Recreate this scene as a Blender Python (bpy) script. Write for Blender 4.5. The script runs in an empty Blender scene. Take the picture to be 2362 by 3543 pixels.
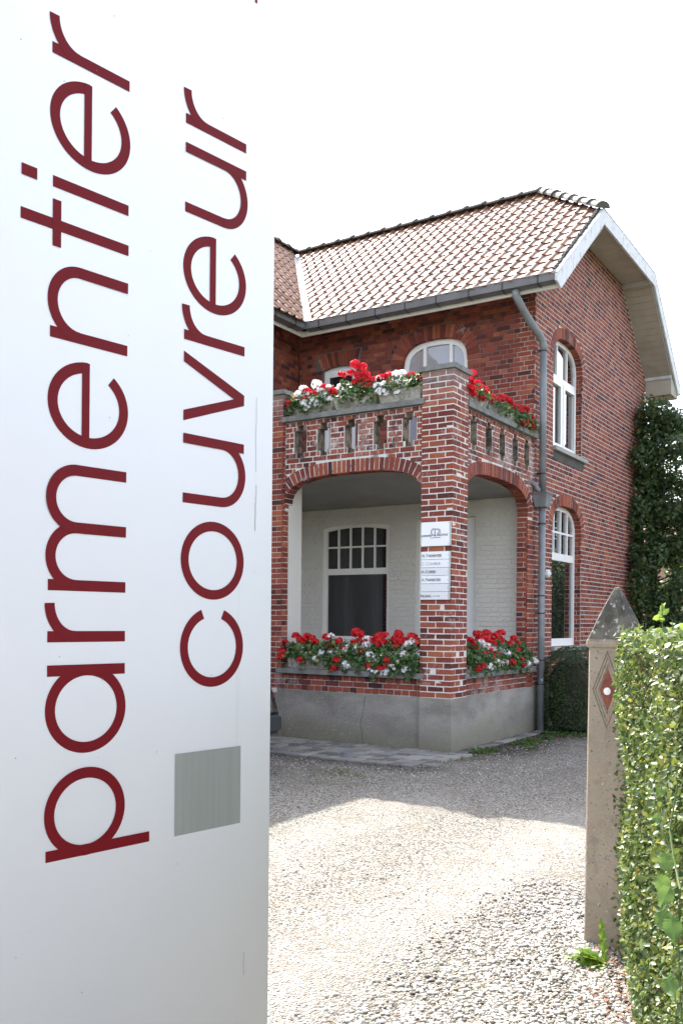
import bpy, bmesh, math, random
import numpy as np
from mathutils import Vector, Matrix
from mathutils.geometry import tessellate_polygon

random.seed(7)
rng = np.random.default_rng(7)
sc = bpy.context.scene
col = sc.collection
pi = math.pi

# ------------------------------------------------------------ camera, sky, sun, exposure
cam_data = bpy.data.cameras.new('camera')
cam = bpy.data.objects.new('camera', cam_data)
col.objects.link(cam)
sc.camera = cam
YAW, ROLL = -0.5702036, -0.0085892
_rt = Vector((math.cos(YAW), -math.sin(YAW), 0)); _fw = Vector((math.sin(YAW), math.cos(YAW), 0)); _up = Vector((0, 0, 1))
_r2 = _rt * math.cos(ROLL) - _up * math.sin(ROLL); _u2 = _up * math.cos(ROLL) + _rt * math.sin(ROLL)
cam.matrix_world = Matrix(((_r2.x, _u2.x, -_fw.x, 4.58029), (_r2.y, _u2.y, -_fw.y, -9.45849), (_r2.z, _u2.z, -_fw.z, 1.5), (0, 0, 0, 1)))
cam_data.sensor_width = 36; cam_data.sensor_height = 36; cam_data.sensor_fit = 'AUTO'
cam_data.lens = 3183.304 / 3543 * 36
cam_data.shift_y = 376.94 / 3543
cam_data.clip_start = 0.05; cam_data.clip_end = 1200

SUN = Vector((-0.655, 0.64, 1.0)).normalized()
sun_az = math.atan2(SUN.x, SUN.y); sun_el = math.asin(SUN.z)
world = bpy.data.worlds.new('World'); sc.world = world; world.use_nodes = True
wn = world.node_tree
sky = wn.nodes.new('ShaderNodeTexSky'); sky.sky_type = 'NISHITA'; sky.sun_disc = False
sky.sun_elevation = sun_el; sky.sun_rotation = sun_az; sky.altitude = 50
sky.air_density = 1.0; sky.dust_density = 3.0; sky.ozone_density = 1.0
hs_ = wn.nodes.new('ShaderNodeHueSaturation'); hs_.inputs['Saturation'].default_value = 0.42   # thin white summer haze
wn.links.new(sky.outputs[0], hs_.inputs['Color'])
tint = wn.nodes.new('ShaderNodeMix'); tint.data_type = 'RGBA'; tint.blend_type = 'MULTIPLY'; tint.inputs[0].default_value = 1.0; tint.inputs[7].default_value = (.975, .962, 1.005, 1)
wn.links.new(hs_.outputs[0], tint.inputs[6])
bg = wn.nodes['Background']; wn.links.new(tint.outputs[2], bg.inputs[0]); bg.inputs[1].default_value = 0.15
sl = bpy.data.lights.new('sun', 'SUN'); sl.energy = 3.0; sl.angle = math.radians(0.5); sl.color = (1.0, 0.95, 0.87)
so = bpy.data.objects.new('sun', sl); col.objects.link(so)
so.rotation_euler = (-SUN).to_track_quat('-Z', 'Y').to_euler()
sc.view_settings.view_transform = 'Standard'; sc.view_settings.look = 'None'
sc.view_settings.gamma = 1.0; sc.view_settings.exposure = 2.13
sc.view_settings.use_curve_mapping = False
sc.cycles.max_bounces = 6; sc.cycles.diffuse_bounces = 4; sc.cycles.glossy_bounces = 3
sc.cycles.transparent_max_bounces = 6; sc.cycles.transmission_bounces = 3
sc.cycles.caustics_reflective = False; sc.cycles.caustics_refractive = False

# ------------------------------------------------------------ helpers
I3 = Matrix.Identity(4)
def tag(o, label=None, cat=None, group=None, kind=None):
    if label: o['label'] = label
    if cat: o['category'] = cat
    if group: o['group'] = group
    if kind: o['kind'] = kind
    return o

def thing(name, label, cat, loc=(0, 0, 0), group=None):
    o = bpy.data.objects.new(name, None); col.objects.link(o)
    o.location = loc; o.empty_display_size = 0.2
    return tag(o, label, cat, group)

BASE = {}
def attach(o, parent):
    if parent is not None:
        o.parent = parent
        if parent.type == 'EMPTY' and parent.parent is None:
            BASE.setdefault(parent.name, Vector(parent.location))
            o.matrix_parent_inverse = Matrix.Translation(BASE[parent.name]).inverted()
    return o

def link(name, me, parent=None, mats=None, loc=None, rot=None, scale=None):
    o = bpy.data.objects.new(name, me); col.objects.link(o)
    if mats is not None and not me.materials:
        for m in (mats if isinstance(mats, (list, tuple)) else [mats]): me.materials.append(m)
    if loc is not None: o.location = loc
    if rot is not None: o.rotation_euler = rot
    if scale is not None: o.scale = scale
    return attach(o, parent)

class MB:
    """collects faces; build() makes one mesh object"""
    def __init__(s): s.v = []; s.f = []; s.r = []; s.m = []
    def add(s, vs, fs, r=0.0, m=0):
        n = len(s.v); s.v.extend([tuple(v) for v in vs])
        for f in fs: s.f.append(tuple(i + n for i in f)); s.r.append(r); s.m.append(m)
    def box(s, a, b, r=0.0, m=0):
        x0, y0, z0 = a; x1, y1, z1 = b
        s.add([(x0,y0,z0),(x1,y0,z0),(x1,y1,z0),(x0,y1,z0),(x0,y0,z1),(x1,y0,z1),(x1,y1,z1),(x0,y1,z1)],
              [(0,3,2,1),(4,5,6,7),(0,1,5,4),(1,2,6,5),(2,3,7,6),(3,0,4,7)], r, m)
    def prism(s, poly, holes, fm, w0, w1, r=0.0, m=0, back=True):
        loops = [poly] + list(holes or [])
        flat = [p for l in loops for p in l]
        tris = tessellate_polygon([[Vector((p[0], p[1], 0)) for p in l] for l in loops])
        n = len(flat)
        vs = [fm(p[0], p[1], w1) for p in flat] + [fm(p[0], p[1], w0) for p in flat]
        fs = [tuple(t) for t in tris]
        if back: fs += [(t[2] + n, t[1] + n, t[0] + n) for t in tris]
        k = 0
        for l in loops:
            c = len(l)
            for i in range(c):
                a = k + i; b = k + (i + 1) % c
                fs.append((a, b, b + n, a + n))
            k += c
        s.add(vs, fs, r, m)
    def tube(s, pts, rad, n=10, r=0.0, m=0, cap=True):
        pts = [Vector(p) for p in pts]; rings = []
        for i, p in enumerate(pts):
            d = (pts[min(i + 1, len(pts) - 1)] - pts[max(i - 1, 0)]).normalized()
            up = Vector((0, 0, 1)) if abs(d.z) < 0.95 else Vector((0, 1, 0))
            a = d.cross(up).normalized(); b = a.cross(d)
            rr = rad[i] if isinstance(rad, (list, tuple)) else rad
            rings.append([p + (a * math.cos(2*pi*k/n) + b * math.sin(2*pi*k/n)) * rr for k in range(n)])
        vs = [v for g in rings for v in g]; fs = []
        for i in range(len(pts) - 1):
            for k in range(n):
                k2 = (k + 1) % n
                fs.append((i*n + k, i*n + k2, (i+1)*n + k2, (i+1)*n + k))
        if cap: fs.append(tuple(range(n))); fs.append(tuple(reversed(range((len(pts)-1)*n, len(pts)*n))))
        s.add(vs, fs, r, m)
    def lathe(s, prof, c, n=16, r=0.0, m=0, axis='Z'):
        vs = []; fs = []
        for rr, h in prof:
            for k in range(n):
                a = 2*pi*k/n
                if axis == 'Z': vs.append((c[0] + rr*math.cos(a), c[1] + rr*math.sin(a), c[2] + h))
                elif axis == 'X': vs.append((c[0] + h, c[1] + rr*math.cos(a), c[2] + rr*math.sin(a)))
                else: vs.append((c[0] + rr*math.cos(a), c[1] + h, c[2] + rr*math.sin(a)))
        for i in range(len(prof) - 1):
            for k in range(n):
                k2 = (k + 1) % n
                fs.append((i*n + k, i*n + k2, (i+1)*n + k2, (i+1)*n + k))
        s.add(vs, fs, r, m)
    def mesh(s, name, smooth=False, recalc=True):
        me = bpy.data.meshes.new(name)
        me.from_pydata(s.v, [], s.f)
        if any(s.r):
            at = me.attributes.new('rnd', 'FLOAT', 'FACE'); at.data.foreach_set('value', s.r)
        if any(s.m): me.polygons.foreach_set('material_index', s.m)
        if recalc:
            bm = bmesh.new(); bm.from_mesh(me); bmesh.ops.recalc_face_normals(bm, faces=bm.faces); bm.to_mesh(me); bm.free()
        if smooth: me.polygons.foreach_set('use_smooth', [True] * len(me.polygons))
        me.update()
        return me
    def build(s, name, mats, parent=None, smooth=False, recalc=True, kind=None):
        o = link(name, s.mesh(name, smooth, recalc), parent, mats)
        if kind: o['kind'] = kind
        return o

def struct(o): o['kind'] = 'structure'; return o

# ------------------------------------------------------------ materials
def N(nt, t, **kw):
    n = nt.nodes.new(t)
    for k, v in kw.items():
        if k in n.inputs.keys(): n.inputs[k].default_value = v
        else: setattr(n, k, v)
    return n
def ramp(nt, stops, interp='LINEAR'):
    n = nt.nodes.new('ShaderNodeValToRGB'); e = n.color_ramp.elements; n.color_ramp.interpolation = interp
    while len(e) < len(stops): e.new(0.5)
    for i, (p, c) in enumerate(stops):
        e[i].position = p; e[i].color = (*c, 1) if len(c) == 3 else c
    return n
def newmat(name):
    m = bpy.data.materials.new(name); m.use_nodes = True
    nt = m.node_tree; b = nt.nodes['Principled BSDF']
    return m, nt, b
def noise(nt, scale, detail=4, rough=0.6, dist=0.0, coord='Object'):
    tc = nt.nodes.new('ShaderNodeTexCoord')
    n = N(nt, 'ShaderNodeTexNoise', Scale=scale, Detail=detail, Roughness=rough, Distortion=dist)
    nt.links.new(tc.outputs[coord], n.inputs['Vector'])
    return n
def pnoise(nt, scale, detail=4, rough=0.6, stretch=None):
    g = nt.nodes.new('ShaderNodeNewGeometry')
    n = N(nt, 'ShaderNodeTexNoise', Scale=scale, Detail=detail, Roughness=rough)
    if stretch:
        mp = nt.nodes.new('ShaderNodeMapping'); mp.inputs['Scale'].default_value = stretch
        nt.links.new(g.outputs['Position'], mp.inputs[0]); nt.links.new(mp.outputs[0], n.inputs['Vector'])
    else: nt.links.new(g.outputs['Position'], n.inputs['Vector'])
    return n
def mix(nt, f, a, b, mode='MIX'):
    n = nt.nodes.new('ShaderNodeMix'); n.data_type = 'RGBA'; n.blend_type = mode
    for i, x in ((0, f), (6, a), (7, b)):
        if hasattr(x, 'links') or hasattr(x, 'is_linked'): nt.links.new(x, n.inputs[i])
        elif i == 0: n.inputs[0].default_value = x
        else: n.inputs[i].default_value = (*x, 1) if len(x) == 3 else x
    return n.outputs[2]
def mth(nt, op, a, b=None, c=None):
    n = nt.nodes.new('ShaderNodeMath'); n.operation = op
    for i, x in enumerate((a, b, c)):
        if x is None: continue
        if hasattr(x, 'is_linked'): nt.links.new(x, n.inputs[i])
        else: n.inputs[i].default_value = x
    return n.outputs[0]
def sstep(nt, x, lo, hi):
    n = nt.nodes.new('ShaderNodeMapRange'); n.interpolation_type = 'SMOOTHSTEP'
    nt.links.new(x, n.inputs[0]); n.inputs[1].default_value = lo; n.inputs[2].default_value = hi
    return n.outputs[0]
def bump(nt, b, h, strength=0.4, dist=0.01):
    n = N(nt, 'ShaderNodeBump', Strength=strength, Distance=dist)
    nt.links.new(h, n.inputs['Height']); nt.links.new(n.outputs[0], b.inputs['Normal'])
    return n
def rndval(nt):
    at = nt.nodes.new('ShaderNodeAttribute'); at.attribute_name = 'rnd'
    oi = nt.nodes.new('ShaderNodeObjectInfo')
    return mth(nt, 'FRACT', mth(nt, 'ADD', at.outputs['Fac'], oi.outputs['Random']))

def simple(name, c, rough=0.6, metal=0.0, nscale=None, namp=0.15, bmp=0.0, spec=0.5, coat=0.0):
    m, nt, b = newmat(name)
    b.inputs['Roughness'].default_value = rough; b.inputs['Metallic'].default_value = metal
    b.inputs['Specular IOR Level'].default_value = spec
    b.inputs['Coat Weight'].default_value = coat
    if nscale:
        n = noise(nt, nscale)
        r = ramp(nt, [(0.3, tuple(x * (1 - namp) for x in c)), (0.7, tuple(min(1, x * (1 + namp)) for x in c))])
        nt.links.new(n.outputs[0], r.inputs[0]); nt.links.new(r.outputs[0], b.inputs['Base Color'])
        if bmp: bump(nt, b, n.outputs[0], bmp, 0.005)
    else: b.inputs['Base Color'].default_value = (*c, 1)
    return m

def brick_mat(name, lime=0.0, soot=0.0, sat=1.0, top=None):
    m, nt, b = newmat(name)
    rv = rndval(nt)
    r = ramp(nt, [(0.0, (.06,.024,.024)), (.08,(.125,.034,.028)), (.30,(.19,.045,.031)), (.6,(.25,.062,.040)), (.86,(.29,.080,.045)), (.97,(.35,.115,.055)), (1.0,(.16,.04,.032))])
    nt.links.new(rv, r.inputs[0])
    n1 = pnoise(nt, 38, 5, 0.7); n2 = pnoise(nt, 9, 3); n3 = pnoise(nt, 160, 3)
    c = mix(nt, mth(nt, 'MULTIPLY', sstep(nt, n1.outputs[0], .5, .75), .55), r.outputs[0], (.10,.028,.026))
    c = mix(nt, mth(nt, 'MULTIPLY', sstep(nt, n3.outputs[0], .6, .78), .35), c, (.42,.2,.15))
    if lime:
        l = pnoise(nt, 2.3, 4, .65); l2 = pnoise(nt, 26, 5, .75)
        s = mth(nt, 'ADD', mth(nt, 'MULTIPLY', l.outputs[0], .55), mth(nt, 'MULTIPLY', l2.outputs[0], .45))
        c = mix(nt, mth(nt, 'MULTIPLY', sstep(nt, s, .545 - .06 * lime, .66), min(1, .45 + .3 * lime)), c, (.50,.44,.42))
    if soot:
        l = pnoise(nt, 1.7, 4, .6); l2 = pnoise(nt, 20, 4, .7)
        s = mth(nt, 'ADD', mth(nt, 'MULTIPLY', l.outputs[0], .6), mth(nt, 'MULTIPLY', l2.outputs[0], .4))
        c = mix(nt, mth(nt, 'MULTIPLY', sstep(nt, s, .56 - .06 * soot, .66), .75), c, (.045,.038,.034))
    if top:
        g = nt.nodes.new('ShaderNodeNewGeometry'); sp = nt.nodes.new('ShaderNodeSeparateXYZ'); nt.links.new(g.outputs['Position'], sp.inputs[0])
        h = mth(nt, 'ADD', sp.outputs[2], mth(nt, 'MULTIPLY', n2.outputs[0], .8))
        c = mix(nt, mth(nt, 'MULTIPLY', sstep(nt, h, top[0], top[1]), top[2]), c, (.42,.37,.35))
    nt.links.new(c, b.inputs['Base Color']); b.inputs['Roughness'].default_value = .85
    b.inputs['Specular IOR Level'].default_value = .3
    bump(nt, b, n1.outputs[0], .5, .004)
    return m

def mortar_mat(name, c, dark=(.12,.11,.10), lo=.45, hi=.7, amt=.6):
    m, nt, b = newmat(name)
    n = pnoise(nt, 6, 5, .65); n2 = pnoise(nt, 120, 3)
    k = mix(nt, mth(nt, 'MULTIPLY', sstep(nt, n.outputs[0], lo, hi), amt), c, dark)
    k = mix(nt, .25, k, n2.outputs[1], 'MULTIPLY')
    nt.links.new(k, b.inputs['Base Color']); b.inputs['Roughness'].default_value = .95
    bump(nt, b, n2.outputs[0], .4, .003)
    return m

M = {}
M['brick_pillar'] = brick_mat('brick_pillar', lime=.25, top=(4.3, 4.9, .45))
M['brick_parapet'] = brick_mat('brick_parapet', lime=1.0, soot=.7)
M['brick_front'] = brick_mat('brick_front', soot=.1)
M['brick_gable'] = brick_mat('brick_gable')
M['brick_arch'] = brick_mat('brick_arch', lime=.1)
M['mortar_white'] = mortar_mat('mortar_white', (.74,.71,.66), (.42,.40,.37), .5, .75, .45)
M['mortar_stained'] = mortar_mat('mortar_stained', (.72,.70,.66), (.10,.09,.08), .5, .64, .75)
M['mortar_grey'] = mortar_mat('mortar_grey', (.62,.60,.56), (.30,.285,.26), .5, .7, .5)
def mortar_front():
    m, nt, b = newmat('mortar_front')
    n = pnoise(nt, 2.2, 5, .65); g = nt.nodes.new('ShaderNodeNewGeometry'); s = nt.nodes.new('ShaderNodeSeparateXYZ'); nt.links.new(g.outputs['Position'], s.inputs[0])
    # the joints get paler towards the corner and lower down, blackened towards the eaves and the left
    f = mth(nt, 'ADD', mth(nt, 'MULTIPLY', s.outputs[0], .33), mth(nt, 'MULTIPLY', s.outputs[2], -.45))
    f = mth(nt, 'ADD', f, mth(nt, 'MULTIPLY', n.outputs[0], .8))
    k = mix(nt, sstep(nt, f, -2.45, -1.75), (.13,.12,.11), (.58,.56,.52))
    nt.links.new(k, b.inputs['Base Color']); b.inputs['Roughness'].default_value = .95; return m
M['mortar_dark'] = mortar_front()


# painted brick (porch back wall)
def painted():
    m, nt, b = newmat('painted_masonry')
    n = pnoise(nt, 3, 4); n2 = pnoise(nt, 45, 5, .7)
    c = mix(nt, n.outputs[0], (.60,.575,.525), (.68,.655,.60))
    nt.links.new(c, b.inputs['Base Color']); b.inputs['Roughness'].default_value = .6
    bump(nt, b, n2.outputs[0], .6, .006)
    return m
M['paint'] = painted()
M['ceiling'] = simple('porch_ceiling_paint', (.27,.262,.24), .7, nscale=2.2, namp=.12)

def cement():
    m, nt, b = newmat('cement_render')
    n = pnoise(nt, 1.3, 5, .6, stretch=(1, 1, 2.2)); n2 = pnoise(nt, 55, 5, .7); sp = pnoise(nt, 70, 2, .5)
    zone = pnoise(nt, 1.6, 3, .5)
    g = nt.nodes.new('ShaderNodeNewGeometry'); s = nt.nodes.new('ShaderNodeSeparateXYZ'); nt.links.new(g.outputs['Position'], s.inputs[0])
    c = mix(nt, sstep(nt, n.outputs[0], .3, .7), (.19,.18,.155), (.34,.325,.29))
    c = mix(nt, .75, c, n2.outputs[1], 'OVERLAY')
    # moss staining low on the render
    mo = mth(nt, 'MULTIPLY', sstep(nt, mth(nt, 'ADD', n.outputs[0], mth(nt, 'MULTIPLY', s.outputs[2], -1.0)), .12, .5), .55)
    c = mix(nt, mo, c, (.135,.125,.065))
    # splashes of lime
    w = mth(nt, 'MULTIPLY', sstep(nt, sp.outputs[0], .66, .70), sstep(nt, zone.outputs[0], .48, .58))
    c = mix(nt, mth(nt, 'MULTIPLY', w, .8), c, (.55,.54,.52))
    nt.links.new(c, b.inputs['Base Color']); b.inputs['Roughness'].default_value = .9
    bump(nt, b, n2.outputs[0], .35, .004)
    return m
M['cement'] = cement()

def stone(name, c1, c2, moss=.4, mossc=(.16,.15,.06), sc_=8):
    m, nt, b = newmat(name)
    n = pnoise(nt, sc_, 6, .7); n2 = pnoise(nt, 90, 4, .7); n3 = pnoise(nt, 4, 4, .6)
    c = mix(nt, sstep(nt, n.outputs[0], .35, .65), c1, c2)
    c = mix(nt, mth(nt, 'MULTIPLY', sstep(nt, n3.outputs[0], .52, .68), moss), c, mossc)
    c = mix(nt, .3, c, n2.outputs[1], 'OVERLAY')
    nt.links.new(c, b.inputs['Base Color']); b.inputs['Roughness'].default_value = .9
    bump(nt, b, n2.outputs[0], .5, .004)
    return m
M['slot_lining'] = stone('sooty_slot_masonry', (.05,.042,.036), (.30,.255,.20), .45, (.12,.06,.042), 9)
M['bluestone'] = stone('bluestone_coping', (.14,.145,.14), (.23,.235,.225), .25, (.14,.13,.05))
M['sill'] = stone('light_sill_stone', (.30,.30,.285), (.40,.40,.375), .3, (.2,.19,.12))
M['trough'] = stone('trough_concrete', (.20,.19,.165), (.46,.44,.39), .6, (.12,.11,.085), 14)
M['sett'] = stone('sett_stone', (.13,.13,.13), (.25,.245,.235), .3, (.14,.13,.09), 18)
def sett_mat():
    m, nt, b = newmat('paving_sett')
    r = ramp(nt, [(0,(.10,.098,.09)),(.4,(.19,.182,.165)),(.75,(.28,.27,.24)),(1,(.17,.175,.175))])
    nt.links.new(rndval(nt), r.inputs[0]); n = pnoise(nt, 60, 5, .7); n1 = pnoise(nt, 12, 4, .6)
    c = mix(nt, .4, r.outputs[0], n.outputs[1], 'OVERLAY'); c = mix(nt, mth(nt, 'MULTIPLY', sstep(nt, n1.outputs[0], .55, .7), .4), c, (.33,.32,.30))
    nt.links.new(c, b.inputs['Base Color']); b.inputs['Roughness'].default_value = .85; bump(nt, b, n.outputs[0], .5, .004)
    return m
M['setts'] = sett_mat()

M['zinc'] = simple('zinc_gutter', (.15,.153,.153), .55, .2, 3, .2)
M['zinc_light'] = simple('zinc_bead', (.5,.5,.5), .4, .6)
M['zinc_dark'] = simple('zinc_bracket', (.045,.047,.05), .6, .3)
M['pipe'] = simple('zinc_pipe', (.20,.215,.225), .5, .2, 5, .22)
M['white_pvc'] = simple('white_window_frame', (.85,.855,.845), .35)
M['cream_pvc'] = simple('cream_window_frame', (.80,.785,.74), .4)
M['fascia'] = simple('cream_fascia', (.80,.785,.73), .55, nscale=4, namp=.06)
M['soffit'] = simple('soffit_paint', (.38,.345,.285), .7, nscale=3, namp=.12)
M['black'] = simple('black_metal', (.015,.015,.016), .5)
M['lamp_glass'] = simple('opal_glass', (.75,.75,.72), .25)
M['lead'] = simple('painted_lead', (.50,.51,.50), .5, nscale=6, namp=.15)

def barge():
    m, nt, b = newmat('weathered_white_board')
    n = pnoise(nt, 5, 5, .7, stretch=(2, 2.2, .8)); n2 = pnoise(nt, 26, 5, .8, stretch=(1, 1, .35))
    s = mth(nt, 'ADD', mth(nt, 'MULTIPLY', n.outputs[0], .5), mth(nt, 'MULTIPLY', n2.outputs[0], .5))
    c = mix(nt, mth(nt, 'MULTIPLY', sstep(nt, s, .50, .66), .85), (.66,.68,.69), (.12,.115,.10))
    nt.links.new(c, b.inputs['Base Color']); b.inputs['Roughness'].default_value = .6
    return m
M['barge'] = barge()

def tile_mat(name, dark=False):
    m, nt, b = newmat(name)
    rv = rndval(nt)
    st = [(0,(.15,.07,.04)),(.4,(.23,.115,.065)),(.75,(.32,.18,.11)),(1,(.18,.085,.05))] if not dark else [(0,(.06,.055,.048)),(1,(.13,.12,.10))]
    r = ramp(nt, st); nt.links.new(rv, r.inputs[0])
    n = pnoise(nt, 14, 5, .75); n2 = pnoise(nt, 80, 3); n3 = pnoise(nt, 1.1, 4, .7)
    c = mix(nt, mth(nt, 'MULTIPLY', sstep(nt, n.outputs[0], .48, .7), .4 if not dark else .7), r.outputs[0], (.10,.065,.05) if not dark else (.05,.05,.045))
    li = mth(nt, 'MULTIPLY', sstep(nt, n2.outputs[0], .58, .7), .55)
    c = mix(nt, li, c, (.50,.40,.32) if not dark else (.30,.27,.24))
    if dark: c = mix(nt, mth(nt, 'MULTIPLY', sstep(nt, n.outputs[0], .35, .48), .0), c, (.2,.2,.2))
    else: c = mix(nt, mth(nt, 'MULTIPLY', sstep(nt, n3.outputs[0], .64, .74), .5), c, (.22,.17,.06))
    nt.links.new(c, b.inputs['Base Color']); b.inputs['Roughness'].default_value = .52 if not dark else .75
    b.inputs['Specular IOR Level'].default_value = .42 if not dark else .5
    rr_ = ramp(nt, [(0, (.40,)*3), (1, (.66,)*3)]); nt.links.new(pnoise(nt, 5, 4, .75).outputs[0], rr_.inputs[0])
    if not dark: nt.links.new(rr_.outputs[0], b.inputs['Roughness'])
    bump(nt, b, n2.outputs[0], .25, .003)
    return m
M['tile'] = tile_mat('clay_tile'); M['ridge'] = tile_mat('ridge_tile_weathered', True)

def glass_mat(name, c=(.012,.013,.014), spec=1.0):
    m, nt, b = newmat(name)
    b.inputs['Base Color'].default_value = (*c, 1); b.inputs['Roughness'].default_value = .01
    b.inputs['Specular IOR Level'].default_value = min(1, spec); b.inputs['IOR'].default_value = 1.5 if spec <= 1 else 2.3
    b.inputs['Coat Weight'].default_value = .6; b.inputs['Coat Roughness'].default_value = .01
    n = pnoise(nt, 1.5, 2); bump(nt, b, n.outputs[0], .04, .01)
    return m
M['glass'] = glass_mat('window_glass', spec=1.5); M['glass_sky'] = glass_mat('sky_toned_glass', (.27,.29,.33), 1.0); M['glass_dim'] = glass_mat('porch_window_glass', (.012,.013,.015), .5)  # arched window panes: sky reflection put into the pale blue base colour
def blind():
    m = M['glass_dim']; nt = m.node_tree; b = nt.nodes['Principled BSDF']
    n = pnoise(nt, 4.5, 3, .5, stretch=(1, 1, .06)); r = ramp(nt, [(.38, (.008,.009,.011)), (.62, (.034,.035,.038))])
    nt.links.new(n.outputs[0], r.inputs[0]); nt.links.new(r.outputs[0], b.inputs['Base Color'])
blind()

def leaf_mat(name, stops, rough=.35, trans=.3, spec=.5, tcol=None):
    m, nt, b = newmat(name)
    r = ramp(nt, stops); at = nt.nodes.new('ShaderNodeAttribute'); at.attribute_name = 'rnd'
    oi = nt.nodes.new('ShaderNodeObjectInfo')
    nt.links.new(mth(nt, 'FRACT', mth(nt, 'ADD', at.outputs['Fac'], mth(nt, 'MULTIPLY', oi.outputs['Random'], .999))), r.inputs[0])
    nt.links.new(r.outputs[0], b.inputs['Base Color']); b.inputs['Roughness'].default_value = rough
    b.inputs['Specular IOR Level'].default_value = spec
    t = nt.nodes.new('ShaderNodeBsdfTranslucent'); ms = nt.nodes.new('ShaderNodeMixShader'); ms.inputs[0].default_value = trans
    hs = nt.nodes.new('ShaderNodeHueSaturation'); hs.inputs['Value'].default_value = 1.6; hs.inputs['Hue'].default_value = .485
    nt.links.new(r.outputs[0], hs.inputs['Color']); nt.links.new(hs.outputs[0], t.inputs[0])
    nt.links.new(b.outputs[0], ms.inputs[1]); nt.links.new(t.outputs[0], ms.inputs[2])
    nt.links.new(ms.outputs[0], nt.nodes['Material Output'].inputs[0])
    return m
M['privet'] = leaf_mat('privet_leaf', [(0,(.035,.075,.02)),(.35,(.07,.12,.028)),(.7,(.115,.165,.036)),(.94,(.20,.235,.05)),(.99,(.28,.25,.05)),(1,(.2,.12,.05))], .5, .28, .6)
M['privet_young'] = leaf_mat('privet_young_leaf', [(0,(.14,.24,.04)),(1,(.22,.32,.05))], .35, .4)
M['ivy'] = leaf_mat('climber_leaf', [(0,(.028,.055,.02)),(.5,(.045,.09,.028)),(.88,(.08,.13,.035)),(.985,(.12,.16,.04)),(1,(.35,.12,.06))], .45, .38)
M['box'] = leaf_mat('boxwood_leaf', [(0,(.02,.045,.014)),(.6,(.035,.075,.02)),(1,(.06,.12,.03))], .4, .3)
M['geranium'] = leaf_mat('geranium_leaf', [(0,(.04,.09,.03)),(.6,(.07,.15,.045)),(.93,(.13,.21,.055)),(1,(.34,.32,.05))], .5, .35)
M['vine'] = leaf_mat('vine_leaf', [(0,(.09,.18,.04)),(1,(.13,.23,.05))], .5, .4)
M['weed'] = leaf_mat('weed_leaf', [(0,(.05,.095,.022)),(1,(.10,.16,.035))], .5, .4)
M['dandelion'] = leaf_mat('dandelion_leaf', [(0,(.12,.21,.03)),(1,(.18,.28,.04))], .45, .45)
M['tree'] = leaf_mat('tree_leaf', [(0,(.04,.08,.02)),(.5,(.08,.13,.03)),(1,(.16,.20,.05))], .4, .4)
M['red'] = leaf_mat('red_petal', [(0,(.42,.004,.006)),(.6,(.60,.006,.010)),(1,(.72,.015,.02))], .55, .25)
M['white_petal'] = leaf_mat('white_petal', [(0,(.72,.70,.72)),(1,(.85,.84,.84))], .55, .25)
M['twig'] = simple('twig_bark', (.13,.085,.05), .9, nscale=20, namp=.3)
M['bark'] = simple('dark_bark', (.05,.04,.032), .95, nscale=12, namp=.3, bmp=.5)
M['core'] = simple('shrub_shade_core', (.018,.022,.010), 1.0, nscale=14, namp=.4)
M['soil'] = simple('potting_soil', (.04,.028,.02), 1.0, nscale=40, namp=.3)
M['stem'] = simple('green_stem', (.09,.15,.04), .6)
M['litter'] = simple('dry_leaf', (.20,.085,.04), .8, nscale=9, namp=.4)
M['moss'] = simple('moss', (.10,.105,.02), 1.0, nscale=30, namp=.3)

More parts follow.
